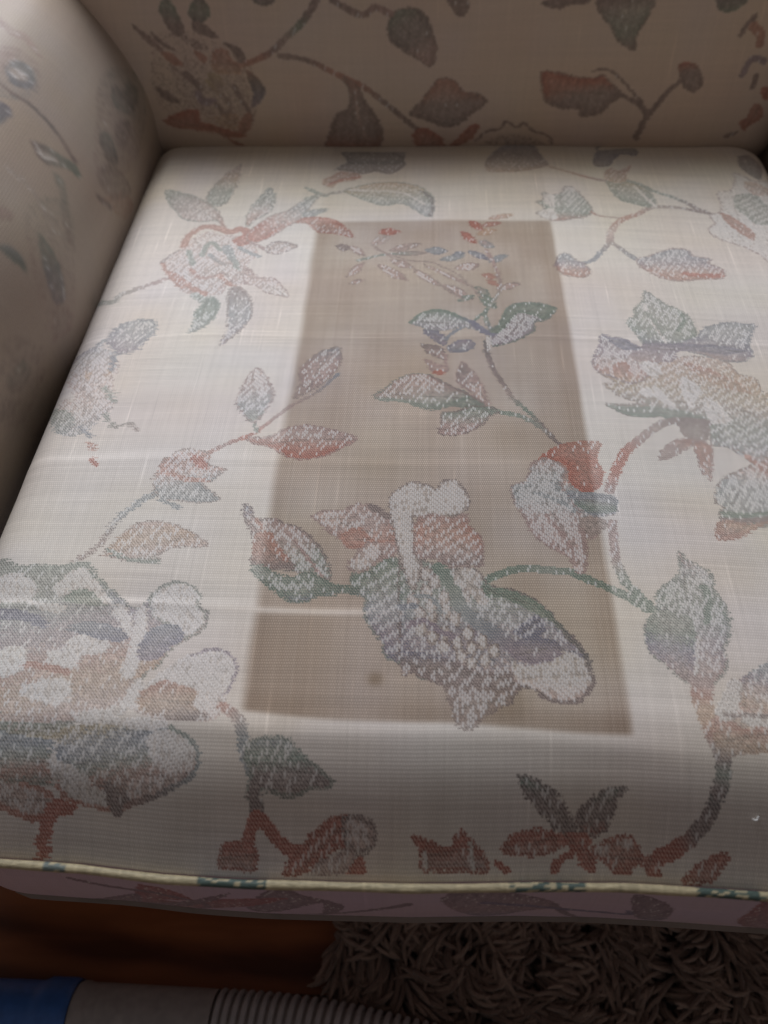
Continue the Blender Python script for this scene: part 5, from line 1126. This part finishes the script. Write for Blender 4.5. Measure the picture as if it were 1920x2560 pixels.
im_seat = weave_cloth('seat_cloth', SEAT_SIZE, SEAT_ART, 0.31, soil_and_bounce=seat_soil_and_bounce, seed=7,
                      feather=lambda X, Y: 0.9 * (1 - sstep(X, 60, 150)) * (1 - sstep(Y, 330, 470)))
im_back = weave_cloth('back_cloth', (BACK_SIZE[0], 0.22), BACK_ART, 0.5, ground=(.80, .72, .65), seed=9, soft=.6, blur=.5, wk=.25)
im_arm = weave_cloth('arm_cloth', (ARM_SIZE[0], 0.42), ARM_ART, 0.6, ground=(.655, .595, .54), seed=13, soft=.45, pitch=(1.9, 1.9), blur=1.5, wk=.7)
im_band = weave_cloth('band_cloth', (SEAT_SIZE[0], BAND_H), BAND_ART, 0.5, ground=(.82, .74, .78), seed=15, soft=.6)
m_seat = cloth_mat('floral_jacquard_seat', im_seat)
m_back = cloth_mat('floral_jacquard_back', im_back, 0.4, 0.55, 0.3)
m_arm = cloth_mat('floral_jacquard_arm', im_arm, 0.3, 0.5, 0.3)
m_band = cloth_mat('floral_jacquard_band', im_band, 0.3, 0.6, 0.3)

# ------------------------------------------------------------------ the seat cushion
cushion = tag(empty('seat_cushion', (0.026, 0.41, Z_BOT)),
              'cleaned floral seat cushion with a darker unwashed rectangle and cream piping', 'seat cushion')
wb = np.concatenate([np.linspace(0, .12, 90, endpoint=False), np.linspace(.12, .90, 330, endpoint=False), np.linspace(.90, 1, 50)])
wa = np.concatenate([np.linspace(0, .08, 30, endpoint=False), np.linspace(.08, .92, 210, endpoint=False), np.linspace(.92, 1, 31)])
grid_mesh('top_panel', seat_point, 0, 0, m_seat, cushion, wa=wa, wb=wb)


def band_fn(A, B):
    return band_point(A * 4, B)


grid_mesh('boxing_band', band_fn, 700, 14, m_band, cushion, uvfn=lambda A, B: np.stack([(A * 4) % 1.00001, B], -1))
# plain underside
xs, ys = rim(np.linspace(0, 4, 160, endpoint=False))
cx, cy = xs.mean(), ys.mean()
zb = Z_BOT
V = [(cx, cy, zb)] + [(x, y, zb) for x, y in zip(xs, ys)]
F = [(0, (i + 1) % 160 + 1, i + 1) for i in range(160)]
m_lin, nt, b = new_mat('cushion_lining')
b.inputs['Base Color'].default_value = (.30, .26, .22, 1)
b.inputs['Roughness'].default_value = .9
poly_mesh('underside', V, F, m_lin, cushion)


def piping_mat():
    m, nt, b = new_mat('cream_piping')
    at = N(nt, 'ShaderNodeAttribute', attribute_name='dye')
    tc = N(nt, 'ShaderNodeTexCoord')
    wv = N(nt, 'ShaderNodeTexNoise', Scale=700.0, Detail=3.0)
    mp = N(nt, 'ShaderNodeMapping')
    mp.inputs['Scale'].default_value = (.25, 1, 1)
    nt.links.new(tc.outputs['Object'], mp.inputs['Vector'])
    nt.links.new(mp.outputs['Vector'], wv.inputs['Vector'])
    mx = N(nt, 'ShaderNodeMix', data_type='RGBA', blend_type='OVERLAY')
    mx.inputs[0].default_value = .55
    nt.links.new(at.outputs['Color'], mx.inputs[6])
    nt.links.new(wv.outputs['Fac'], mx.inputs[7])
    nt.links.new(mx.outputs[2], b.inputs['Base Color'])
    bp = N(nt, 'ShaderNodeBump', Strength=.6, Distance=.0006)
    nt.links.new(wv.outputs['Fac'], bp.inputs['Height'])
    nt.links.new(bp.outputs['Normal'], b.inputs['Normal'])
    b.inputs['Roughness'].default_value = .6
    return m


m_pipe = piping_mat()


def srgb(c):
    c = np.asarray(c, float)
    return np.where(c <= .04045, c / 12.92, ((c + .055) / 1.055) ** 2.4)


def make_piping(name, dz, mat, parent, seed):
    n = 1600
    t = np.linspace(0, 4, n, endpoint=False)
    x, y = rim(t)
    x2, y2 = rim(t + 1e-3)
    x1, y1 = rim(t - 1e-3)
    tx, ty = x2 - x1, y2 - y1
    l = np.hypot(tx, ty) + 1e-12
    nx_, ny_ = ty / l, -tx / l
    P = np.stack([x + nx_ * .0030, y + ny_ * .0030, zs_at(y) + dz + .0006 * np.sin(t * 21)], -1)
    r = .0022 + .00012 * np.sin(t * 60)
    o = tube(name, P, r, mat, parent, k=12, closed=True)
    rs = np.random.RandomState(seed)
    cream = np.array([.71, .66, .53])
    c = np.tile(cream, (n, 12, 1)) * (1 + rs.normal(0, .03, (n, 1, 1)))
    for (side, a0, a1, colr, dens) in PIPE_DYE:
        if side == 'f':
            m = (t < 1) & (x > a0) & (x < a1)
        else:
            m = (t > 3) & (y > a0) & (y < a1)
        pick = m[:, None] & (np.repeat(rs.rand(n // 2 + 1, 12), 2, axis=0)[:n] < dens)
        g_ = np.array(PAL[colr])
        c[pick] = (g_.mean() + (g_ - g_.mean()) * .55) * 1.05
    at = o.data.color_attributes.new('dye', 'FLOAT_COLOR', 'POINT')
    cc = np.concatenate([srgb(c.clip(0, 1)), np.ones((n, 12, 1))], -1)
    at.data.foreach_set('color', cc.astype(np.float32).ravel())
    return o


make_piping('piping', .001, m_pipe, cushion, 3)


# ------------------------------------------------------------------ the armchair
chair = tag(empty('armchair', (0.026, 0.5, 0)), 'upholstered armchair covered in beige floral jacquard, holding the loose seat cushion', 'armchair')
bk_v = 0.22 / BACK_LEN
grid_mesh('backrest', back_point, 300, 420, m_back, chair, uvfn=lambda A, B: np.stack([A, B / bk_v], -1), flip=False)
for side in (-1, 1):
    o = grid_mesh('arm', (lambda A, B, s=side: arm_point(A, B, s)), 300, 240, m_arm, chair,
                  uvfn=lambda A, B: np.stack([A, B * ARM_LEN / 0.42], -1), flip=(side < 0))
    # front face of the arm
    bb = np.linspace(0, 1, 90)
    E = arm_point(0 * bb, bb, side)
    c0 = E.mean(0)
    c0[1] -= .006
    V = [tuple(c0)] + [tuple(p) for p in E]
    F = [(0, i + 1, i + 2) if side > 0 else (0, i + 2, i + 1) for i in range(89)]
    poly_mesh('arm_front', V, F, m_arm, chair)

m_wood, nt, b = new_mat('dark_stained_beech')
nz = N(nt, 'ShaderNodeTexNoise', Scale=30.0, Detail=6.0)
tc = N(nt, 'ShaderNodeTexCoord')
mp = N(nt, 'ShaderNodeMapping')
mp.inputs['Scale'].default_value = (1, 8, 8)
cr = N(nt, 'ShaderNodeValToRGB')
cr.color_ramp.elements[0].color = (.030, .012, .006, 1)
cr.color_ramp.elements[1].color = (.10, .040, .018, 1)
nt.links.new(tc.outputs['Object'], mp.inputs['Vector'])
nt.links.new(mp.outputs['Vector'], nz.inputs['Vector'])
nt.links.new(nz.outputs['Fac'], cr.inputs['Fac'])
nt.links.new(cr.outputs['Color'], b.inputs['Base Color'])
b.inputs['Roughness'].default_value = .4
box_mesh('front_rail', XL - .02, XR + .02, .205, .235, .14, Z_BOT - .010, m_band, chair, .004)
box_mesh('seat_platform', XL - .02, XR + .02, .237, .80, .25, Z_BOT - .010, m_lin, chair, .004)
for lx in (XL - .09, XR + .09):
    for ly in (.23, .86):
        bm = bmesh.new()
        bmesh.ops.create_cone(bm, cap_ends=True, segments=20, radius1=.016, radius2=.028, depth=.150)
        me = bpy.data.meshes.new('leg')
        bm.to_mesh(me)
        bm.free()
        lg = link('leg', me, m_wood, chair)
        lg.matrix_world = Matrix.Translation((lx, ly, .075))

# ------------------------------------------------------------------ wooden floor
def plank_mat():
    m, nt, b = new_mat('varnished_oak_boards')
    tc = N(nt, 'ShaderNodeTexCoord')
    oi = N(nt, 'ShaderNodeObjectInfo')
    add = N(nt, 'ShaderNodeVectorMath', operation='ADD')
    sc = N(nt, 'ShaderNodeVectorMath', operation='SCALE')
    sc.inputs['Scale'].default_value = 7.0
    cmb = N(nt, 'ShaderNodeCombineXYZ')
    for k in range(3):
        nt.links.new(oi.outputs['Random'], cmb.inputs[k])
    nt.links.new(cmb.outputs[0], sc.inputs[0])
    nt.links.new(tc.outputs['Object'], add.inputs[0])
    nt.links.new(sc.outputs[0], add.inputs[1])
    mp = N(nt, 'ShaderNodeMapping')
    mp.inputs['Scale'].default_value = (2.2, 11, 1)
    nt.links.new(add.outputs[0], mp.inputs['Vector'])
    n1 = N(nt, 'ShaderNodeTexNoise', Scale=3.0, Detail=8.0, Distortion=1.2)
    nt.links.new(mp.outputs['Vector'], n1.inputs['Vector'])
    wv = N(nt, 'ShaderNodeTexWave', Scale=.45, Distortion=14.0, Detail=4.0)
    wv.bands_direction = 'Y'
    nt.links.new(mp.outputs['Vector'], wv.inputs['Vector'])
    mx = N(nt, 'ShaderNodeMix', data_type='FLOAT')
    mx.inputs[0].default_value = .45
    nt.links.new(n1.outputs['Fac'], mx.inputs[2])
    nt.links.new(wv.outputs['Fac'], mx.inputs[3])
    cr = N(nt, 'ShaderNodeValToRGB')
    cr.color_ramp.elements[0].position = .25
    cr.color_ramp.elements[0].color = (.12, .035, .013, 1)
    cr.color_ramp.elements[1].position = .8
    cr.color_ramp.elements[1].color = (.42, .14, .05, 1)
    nt.links.new(mx.outputs[0], cr.inputs['Fac'])
    nt.links.new(cr.outputs['Color'], b.inputs['Base Color'])
    b.inputs['Roughness'].default_value = .38
    bp = N(nt, 'ShaderNodeBump', Strength=.15, Distance=.001)
    nt.links.new(n1.outputs['Fac'], bp.inputs['Height'])
    nt.links.new(bp.outputs['Normal'], b.inputs['Normal'])
    return m


m_plank = plank_mat()
m_sub, nt, b = new_mat('dark_gap_under_boards')
b.inputs['Base Color'].default_value = (.02, .012, .008, 1)
floor = box_mesh('floor', -2.4, 2.4, -2.2, 2.6, -.06, -.004, m_sub)
tag(floor, 'dark reddish brown wooden floor under the armchair', 'floor', kind='structure')
pme = None
rnd = random.Random(5)
pw = .088
for r in range(-25, 30):
    x = -2.4 - rnd.random() * .9
    while x < 2.4:
        L = rnd.choice((.9, 1.2, 1.5))
        x0, x1 = max(x, -2.4), min(x + L, 2.4)
        if x1 - x0 > .05:
            if pme is None:
                pl = box_mesh('plank', -.5, .5, -pw / 2 + .0007, pw / 2 - .0007, -.003, .0, m_plank, floor)
                pme = pl.data
            else:
                pl = link('plank', pme, m_plank, floor)
            pl.matrix_world = Matrix.Translation(((x0 + x1) / 2, .147 + r * pw, 0)) @ Matrix.Diagonal((x1 - x0 - .0012, 1, 1, 1))
        x += L

# the line of the hose, which lies partly on the rug
HZ = .033
HR = .028
hp = catmull([(-.62, .062, HZ), (-.42, .072, HZ), (-.30, .074, HZ), (-.24, .074, HZ), (-.16, .073, HZ), (-.08, .069, HZ + .004), (0.0, .057, HZ + .008),
              (.08, .040, HZ + .010), (.17, .000, HZ + .010), (.28, -.07, HZ + .010)], 24)
hl = np.concatenate([[0], np.cumsum(np.linalg.norm(np.diff(hp, axis=0), axis=1))])

# ------------------------------------------------------------------ shaggy rug
def strand_mat():
    m, nt, b = new_mat('chenille_strands')
    at = N(nt, 'ShaderNodeAttribute', attribute_name='dye')
    nz = N(nt, 'ShaderNodeTexNoise', Scale=600.0, Detail=2.0)
    tc = N(nt, 'ShaderNodeTexCoord')
    nt.links.new(tc.outputs['Object'], nz.inputs['Vector'])
    mx = N(nt, 'ShaderNodeMix', data_type='RGBA', blend_type='OVERLAY')
    mx.inputs[0].default_value = .5
    nt.links.new(at.outputs['Color'], mx.inputs[6])
    nt.links.new(nz.outputs['Fac'], mx.inputs[7])
    nt.links.new(mx.outputs[2], b.inputs['Base Color'])
    b.inputs['Roughness'].default_value = .9
    bp = N(nt, 'ShaderNodeBump', Strength=1.0, Distance=.0012)
    nt.links.new(nz.outputs['Fac'], bp.inputs['Height'])
    nt.links.new(bp.outputs['Normal'], b.inputs['Normal'])
    b.inputs['Sheen Weight'].default_value = .3
    return m


m_str = strand_mat()
rug = tag(empty('shaggy_rug', (.35, .1, 0)), 'brown beige shaggy rug of thick matted strands on the wooden floor', 'rug')
m_bk, nt, b = new_mat('rug_backing')
b.inputs['Base Color'].default_value = (.06, .045, .035, 1)
box_mesh('backing', -.065, .86, -.42, .42, .0005, .009, m_bk, rug, .002)


def make_pile():
    rs = np.random.RandomState(12)
    K, S = 5, 9
    Vs, Cs = [], []
    pts = []
    for (x0, x1, y0, y1, step) in ((-.070, .42, .03, .24, .0052), (-.07, .86, -.42, .03, .016), (.42, .86, .03, .24, .014), (-.07, .86, .24, .42, .016)):
        gx, gy = np.meshgrid(np.arange(x0, x1, step), np.arange(y0, y1, step))
        pts.append(np.stack([gx.ravel(), gy.ravel(), np.full(gx.size, step)], -1))
    pts = np.vstack(pts)
    pts[:, :2] += rs.uniform(-.5, .5, (len(pts), 2)) * pts[:, 2:3]
    dh = np.sqrt(((pts[:, None, :2] - hp[None, ::4, :2]) ** 2).sum(-1)).min(1)   # the hose presses the pile flat
    pts = pts[dh > .030]
    n = len(pts)
    # tufts lean together: a slowly varying direction field
    cen = np.stack([rs.uniform(-.08, .88, 1500), rs.uniform(-.43, .43, 1500)], -1)
    call, cdir, ctw = rs.rand(1500), rs.normal(4.6, 1.3, 1500), rs.normal(0, .9, 1500)
    near = np.concatenate([((p[:, None, :2] - cen[None]) ** 2).sum(-1).argmin(1) for p in np.array_split(pts, 20)])
    dv = pts[:, :2] - cen[near]
    ang = cdir[near] + np.clip(dv[:, 0] * np.sin(cdir[near]) - dv[:, 1] * np.cos(cdir[near]), -.03, .03) * -28 + rs.normal(0, .13, n)
    curl = ctw[near] + rs.normal(0, .3, n)
    ln = rs.uniform(.030, .052, n)
    lean = .75 + .45 * call[near] + rs.uniform(-.1, .15, n)
    s = np.linspace(0, 1, S)
    P = np.zeros((n, S, 3))
    P[:, 0, :2] = pts[:, :2]
    P[:, 0, 2] = .008
    for i in range(1, S):
        a = ang + curl * s[i] * 1.4
        th = lean * (0.35 + 1.15 * s[i])
        d = ln / (S - 1)
        P[:, i, 0] = P[:, i - 1, 0] + np.cos(a) * np.sin(th) * d
        P[:, i, 1] = P[:, i - 1, 1] + np.sin(a) * np.sin(th) * d
        P[:, i, 2] = np.maximum(P[:, i - 1, 2] + np.cos(th) * d, .011 + .001 * rs.rand(n))
    P[:, :, 2] += (rs.rand(n) * .004)[:, None]
    # keep the pile off the hose
    T = np.gradient(P, axis=1)
    T /= np.linalg.norm(T, axis=2, keepdims=True)
    A = np.cross(T, [0, 0, 1.0])
    nA = np.linalg.norm(A, axis=2, keepdims=True)
    A = np.where(nA < 1e-3, np.array([1.0, 0, 0]), A / (nA + 1e-9))
    B = np.cross(A, T)
    w = np.array([.8, 1, 1.05, 1, 1.05, 1, 1, .85, .3]) * .0023
    an = np.arange(K) * 2 * math.pi / K
    R = P[:, :, None, :] + w[None, :, None, None] * (A[:, :, None, :] * np.cos(an)[None, None, :, None] + B[:, :, None, :] * np.sin(an)[None, None, :, None])
    V = R.reshape(-1, 3)
    base = np.arange(n)[:, None, None] * (S * K)
    i = np.arange(S - 1)[None, :, None] * K
    c = np.arange(K)[None, None, :]
    d = (c + 1) % K
    Q = np.stack([base + i + c, base + i + d, base + i + K + d, base + i + K + c], -1).reshape(-1, 4)
    me = bpy.data.meshes.new('pile')
    me.vertices.add(len(V))
    me.vertices.foreach_set('co', V.astype(np.float32).ravel())
    me.loops.add(len(Q) * 4)
    me.loops.foreach_set('vertex_index', Q.ravel().astype(np.int32))
    me.polygons.add(len(Q))
    me.polygons.foreach_set('loop_start', (np.arange(len(Q)) * 4).astype(np.int32))
    me.polygons.foreach_set('use_smooth', np.ones(len(Q), bool))
    me.update(calc_edges=True)
    tone = rs.rand(n)
    colr = np.array([.29, .21, .16])[None] * (.65 + .6 * tone[:, None]) + np.array([.02, .0, .0])[None]
    cc = np.repeat(np.concatenate([colr, np.ones((n, 1))], -1), S * K, axis=0)
    at = me.color_attributes.new('dye', 'FLOAT_COLOR', 'POINT')
    at.data.foreach_set('color', cc.astype(np.float32).ravel())
    o = link('pile', me, m_str, rug)
    o['kind'] = 'stuff'


make_pile()

# ------------------------------------------------------------------ vacuum hose on the floor
def plastic(name, col, rough):
    m, nt, b = new_mat(name)
    nz = N(nt, 'ShaderNodeTexNoise', Scale=120.0, Detail=4.0)
    tc = N(nt, 'ShaderNodeTexCoord')
    nt.links.new(tc.outputs['Object'], nz.inputs['Vector'])
    mx = N(nt, 'ShaderNodeMix', data_type='RGBA', blend_type='OVERLAY')
    mx.inputs[0].default_value = .35
    mx.inputs[6].default_value = (*col, 1)
    nt.links.new(nz.outputs['Fac'], mx.inputs[7])
    nt.links.new(mx.outputs[2], b.inputs['Base Color'])
    b.inputs['Roughness'].default_value = rough
    return m


m_blue = plastic('blue_plastic', (.05, .15, .44), .45)
m_grey = plastic('grey_plastic', (.38, .34, .32), .5)
m_rib = plastic('grey_rib_plastic', (.50, .47, .46), .4)
def hose_at(s):
    p = np.array([np.interp(s, hl, hp[:, j]) for j in range(3)])
    q = np.array([np.interp(s + .002, hl, hp[:, j]) for j in range(3)])
    t = q - p
    return p, t / np.linalg.norm(t)


def s_of_x(x):
    return np.interp(x, hp[:, 0], hl)


hose = tag(empty('vacuum_hose', (-.1, .07, 0)), 'grey ribbed vacuum hose with plain cuff and blue plastic end on the floor', 'hose')


def hose_piece(name, x0, x1, prof_fn, mat, n=30, k=32):
    s0, s1 = s_of_x(x0), s_of_x(x1)
    ss = np.linspace(s0, s1, n)
    P = np.array([hose_at(s)[0] for s in ss])
    r = np.array([prof_fn((s - s0) / (s1 - s0)) for s in ss])
    return tube(name, P, r, mat, hose, k=k)


hose_piece('connector', -.60, HX_BLUE, lambda t: HR * (1.0 + .10 * (t > .90) - .05 * (t > .985)), m_blue, 60)
hose_piece('cuff', HX_BLUE + .0005, HX_CUFF, lambda t: HR * (.99 + .05 * math.exp(-((t - .03) / .03) ** 2)), m_grey, 50)
hose_piece('hose_wall', HX_CUFF + .0005, .27, lambda t: HR * .88, m_grey, 120, 24)
# one rib, shared by all
pitch = .0078
bm = bmesh.new()
kk, mm = 32, 8
ring = []
for i in range(kk):
    a = i * 2 * math.pi / kk
    ring.append([bm.verts.new(((HR * .93 + .0031 * math.cos(j * 2 * math.pi / mm)) * math.cos(a), (HR * .93 + .0031 * math.cos(j * 2 * math.pi / mm)) * math.sin(a), .0027 * math.sin(j * 2 * math.pi / mm))) for j in range(mm)])
for i in range(kk):
    for j in range(mm):
        f = bm.faces.new((ring[i][j], ring[(i + 1) % kk][j], ring[(i + 1) % kk][(j + 1) % mm], ring[i][(j + 1) % mm]))
        f.smooth = True
rib_me = bpy.data.meshes.new('rib')
bm.to_mesh(rib_me)
bm.free()
s = s_of_x(HX_CUFF) + .005
while s < s_of_x(.26):
    p, t = hose_at(s)
    o = link('rib', rib_me, m_rib, hose)
    o.matrix_world = Matrix.Translation(p) @ Vector(t).to_track_quat('Z', 'Y').to_matrix().to_4x4()
    s += pitch

# ------------------------------------------------------------------ a scrap of lint near the front edge of the cushion
P0 = np.array(seat_point(np.array(LINT[0]), np.array(LINT[1]))).reshape(3)
m_lint, nt, b = new_mat('white_lint')
b.inputs['Base Color'].default_value = (.75, .74, .72, 1)
lp = [P0 + np.array([0, 0, .0006]) + np.array([.0008 * math.cos(k * .8) * .6 + .0004 * k, .0008 * math.sin(k * 1.1), .0006 * (k % 3)]) for k in range(-3, 4)]
tag(tube('lint', catmull(lp, 4), .00035, m_lint, k=6), 'tiny curl of white lint on the front right edge of the cushion', 'lint')
